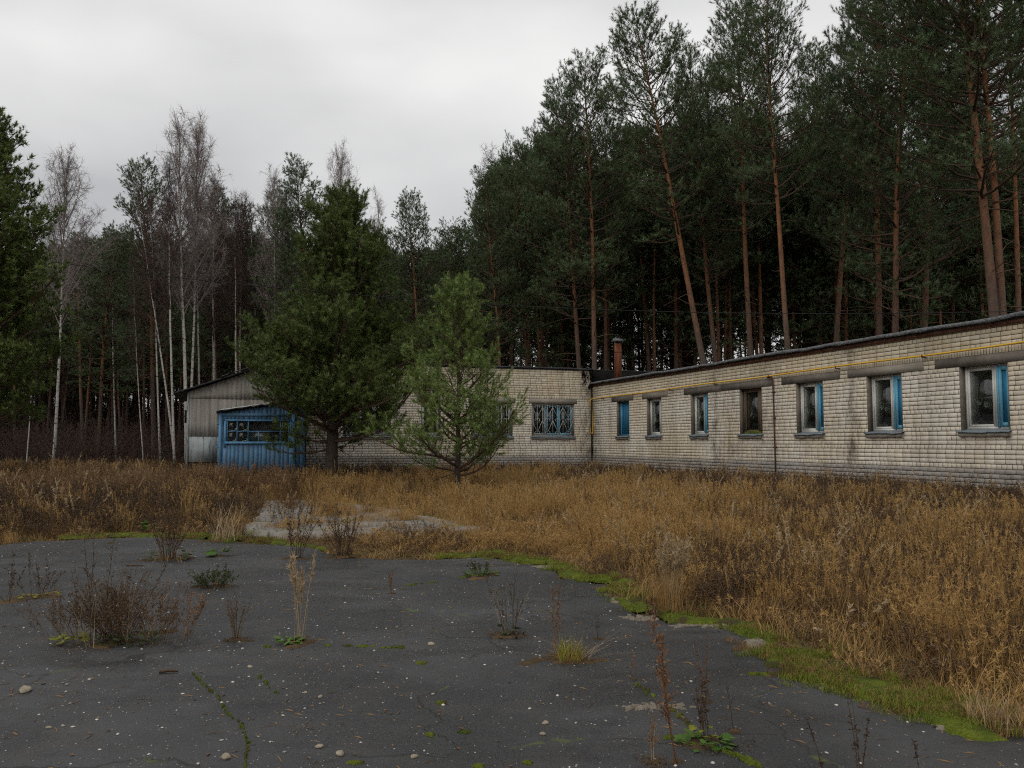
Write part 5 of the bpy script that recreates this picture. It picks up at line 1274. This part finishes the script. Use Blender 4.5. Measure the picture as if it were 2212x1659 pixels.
weed((1232, 1432), 1385, 80, 4, 'yellow green grass tuft with long blades fanning right', M_BROWN, M_BROWN, 'grass_tuft', leaf=.012, leaves=10, br=3, lean=.3, extra=[add_blades(130, 1.2, .35, .005, M_YLEAF, bend=.8), add_blades(80, 1.2, .4, .005, M_GOLD, bend=.9, flat=.3), add_blades(16, 4.4, .2, .004, M_BEIGE, bend=.25, flat=1.25, nm='long_blades', dx=.1), add_blades(60, .8, .7, .006, M_DBROWN, bend=1.1, flat=.8)])
weed((1290, 1380), 1310, 14, 2, 'single dark stalk right of the tall russet seed stalk', M_DBROWN, M_DBROWN, leaf=.012, leaves=14, br=3, lean=.05)
weed((1370, 1470), 1372, 8, 1, 'thin short reddish stalk near the asphalt crack', M_RUSSET, M_BROWN, leaf=.012, leaves=30, br=5, lean=.03)
weed((1462, 1640), 1335, 14, 2, 'tallest russet weed with dense dried leaves, lower centre right', M_RUSSET, M_RUSSET, leaf=.018, leaves=190, br=30, lean=.02, brl=.16, th=.004, top_only=.3)
weed((1530, 1520), 1345, 22, 2, 'pair of dark stalks forming a narrow V', M_BROWN, M_RUSSET, leaf=.013, leaves=90, br=14, lean=.10, brl=.07, th=.0035, top_only=.1)
weed((1520, 1600), 1475, 60, 6, 'leafy green weed with dark dead stalks, lower right of centre', M_DBROWN, M_DBROWN, leaf=.018, leaves=26, br=6, lean=.2, extra=[add_leaves(44, .05, M_LEAF, .15, .05, dx=0, dy=-.05), add_leaves(14, .05, M_YLEAF, .14, .06, 'yellow_leaves', -.06, .02), add_blades(50, .35, 1.3, .006, M_DBROWN, bend=1.1, flat=.9, dx=.1, dy=-.03)])
weed((1585, 1580), 1450, 12, 1, 'thin wiry stalk right of the leafy green weed', M_DBROWN, M_DBROWN, leaf=.012, leaves=14, br=4, lean=.03)
weed((1412, 1640), 1540, 20, 2, 'low pale weed left of the tallest russet weed', M_BEIGE, M_RUSSET, leaf=.012, leaves=70, br=12, lean=.08, extra=[add_blades(60, .35, 1.8, .005, M_BROWN, bend=1.1, flat=.9)])
weed((1690, 1452), 1415, 32, 16, 'small spiky dry weed near the sandy patch', M_BROWN, M_BROWN, leaf=.01, leaves=6, br=3, lean=.7, th=.002)
for (x0, y0, tp, lb) in ((1785, 1690, 1552, 'short dark dead nettle stalk at the lower border'), (1858, 1730, 1498, 'tallest dark dead nettle stalk at the lower border'), (1990, 1720, 1580, 'dark dead nettle stalk nearest the lower right corner')):
    weed((x0, y0), tp, 10, 1 if x0 != 1858 else 3, lb, M_DBROWN, M_DBROWN, leaf=.014, leaves=50, br=12, lean=.04, brl=.06, th=.003, top_only=.25)
weed((365, 1205), 1085, 50, 26, 'tall grey brown weed clump at the far asphalt edge, left', M_BROWN, M_BROWN, leaf=.03, leaves=34, br=8, lean=.2, th=.005, group='weeds at the asphalt edge', extra=[add_blades(60, .25, 1., .01, M_TAN, bend=1., flat=.5), add_leaves(24, .1, M_DLEAF, .35, .12)])
weed((640, 1203), 1085, 34, 12, 'dark stemmed clump at the far asphalt edge below the slab', M_DBROWN, M_DBROWN, leaf=.026, leaves=30, br=8, lean=.2, th=.005, group='weeds at the asphalt edge')
weed((738, 1200), 1090, 40, 22, 'dense dark brown weed clump in front of the concrete slab', M_DBROWN, M_BROWN, leaf=.026, leaves=34, br=8, lean=.22, th=.005, group='weeds at the asphalt edge', extra=[add_blades(50, .3, .6, .01, M_DBROWN, bend=1., flat=.3)])
weed((475, 1198), 1180, 22, 3, 'pale green leaf rosette on the far asphalt', M_DBROWN, M_DBROWN, 'leaf_rosette', leaf=.01, leaves=2, br=1, group='weeds at the asphalt edge', extra=[add_leaves(12, .13, M_LEAF, .10, .07, lift=.9)])
weed((328, 1150), 1135, 20, 2, 'bright green leafy plant among the brown weeds', M_DLEAF, M_LEAF, 'leafy_plant', leaf=.02, leaves=4, br=2, group='weeds at the asphalt edge', extra=[add_leaves(18, .11, M_LEAF, .12, .16, lift=.9)])
weed((1445, 1318), 1172, 32, 10, 'tall tuft of straw coloured grass at the edge of the asphalt', M_GOLD, M_BEIGE, 'grass_tuft', leaf=.012, leaves=6, br=2, lean=.12, th=.002, group='weeds at the asphalt edge', extra=[add_plume(30, 1., .5, M_BEIGE, .12), add_blades(110, .55, .8, .007, M_GOLD, bend=.5)])
weed((2150, 1570), 1500, 60, 6, 'pale straw tuft at the lower right edge of the asphalt', M_BEIGE, M_BEIGE, 'grass_tuft', leaf=.012, leaves=6, br=2, lean=.4, th=.002, group='weeds at the asphalt edge', extra=[add_blades(160, 1., .9, .006, M_BEIGE, bend=1.), add_blades(80, .8, .9, .007, M_GOLD, bend=.8)])
weed((490, 1165), 1080, 50, 4, 'straggling yellow straw tuft left of the concrete slab', M_BEIGE, M_BEIGE, 'grass_tuft', leaf=.012, leaves=6, br=2, lean=.3, th=.003, group='weeds at the asphalt edge', extra=[add_blades(70, .9, .8, .010, M_BEIGE, bend=.6, flat=.2)])
soil_b.obj('dirt', M_SOIL, None, True, kind='stuff', label='dark dirt and litter gathered round the weeds', cat='dirt')
# fallen twigs
for (a, b, lb) in (((272, 1222), (310, 1222), 'short dark stick lying beyond the wide brown bush'), ((343, 1452), (385, 1450), 'thin black twig lying below the wide brown bush')):
    A, B = gr(*a), gr(*b); A[2] = height(A[0], A[1]) + .012; B[2] = height(B[0], B[1]) + .012; M_ = (A + B) / 2 + np.array([0, .01, .006])
    MB().tube([A, M_, B], [.012, .011, .006], 6).obj('fallen_twig', M_DBROWN, None, True, label=lb, cat='twig', group='fallen twigs')
# fallen leaves
lv = MB(); k = 220; yy = 3.4 + 9 * rng.random(k); xx = (rng.random(k) * 2 - 1) * (.7 * yy); ok = inside(ASPH, xx, yy)
V, T = [], []
for x0, y0 in zip(xx[ok], yy[ok]):
    z0 = float(height(x0, y0)) + .004; a = rng.random() * 6.28; s_ = .008 + .012 * rng.random(); d = np.array([math.cos(a), math.sin(a), .1]); e = np.array([-math.sin(a), math.cos(a), .25 * rng.random()]); c = np.array([x0, y0, z0]); q = len(V)
    V += [c - d * s_, c + e * s_ * .6 + [0, 0, .004], c + d * s_, c - e * s_ * .6 + [0, 0, .004]]; T += [(q, q + 1, q + 2), (q, q + 2, q + 3)]
link('leaf_litter', mesh('leaf_litter', V, T, mat=M_RUSSET), kind='stuff', label='scattered small brown fallen leaves on the asphalt', cat='leaf litter')
nl = 2600; yy = 3.2 + 11 * rng.random(nl) ** 1.2; xx = (rng.random(nl) * 2 - 1) * (.7 * yy); ok = inside(ASPH, xx, yy) & (fnoise(xx / 1.1, yy / .7, 401) + .25 * rng.random(nl) > .60); xx, yy = xx[ok], yy[ok]
a = rng.random(len(xx)) * 3.14; l_ = .012 + .045 * rng.random(len(xx)) ** 2; w_ = .0016 + .0016 * rng.random(len(xx)); zz = height(xx, yy) + .004; dx, dy = np.cos(a), np.sin(a)
V = np.stack([np.stack([xx - dx * l_ - dy * w_, yy - dy * l_ + dx * w_, zz], -1), np.stack([xx - dx * l_ + dy * w_, yy - dy * l_ - dx * w_, zz], -1), np.stack([xx + dy * w_ * 2, yy - dx * w_ * 2, zz + .006], -1), np.stack([xx + dx * l_, yy + dy * l_, zz + .002], -1)], 1).reshape(-1, 3)
k4 = np.arange(len(xx))[:, None] * 4; link('straw_litter', mesh('straw_litter', V, np.concatenate([k4 + [[0, 1, 2]], k4 + [[0, 2, 3]]]), mat=M_TAN), kind='stuff', label='bits of straw and needles drifted over the asphalt', cat='litter')
# overhead cable
pts = []
for u in np.linspace(0, 1, 60):
    X_ = -24 + 60 * u; pts.append((X_, 27 + 1.5 * u, 5.86 + .0028 * (X_ - 9) ** 2 * (.62 if X_ > 9 else 1)))
MB().tube(pts, .012, 5).obj('overhead_cable', M_CABLE, None, True, label='thin black cable sagging across in front of the trees', cat='cable')
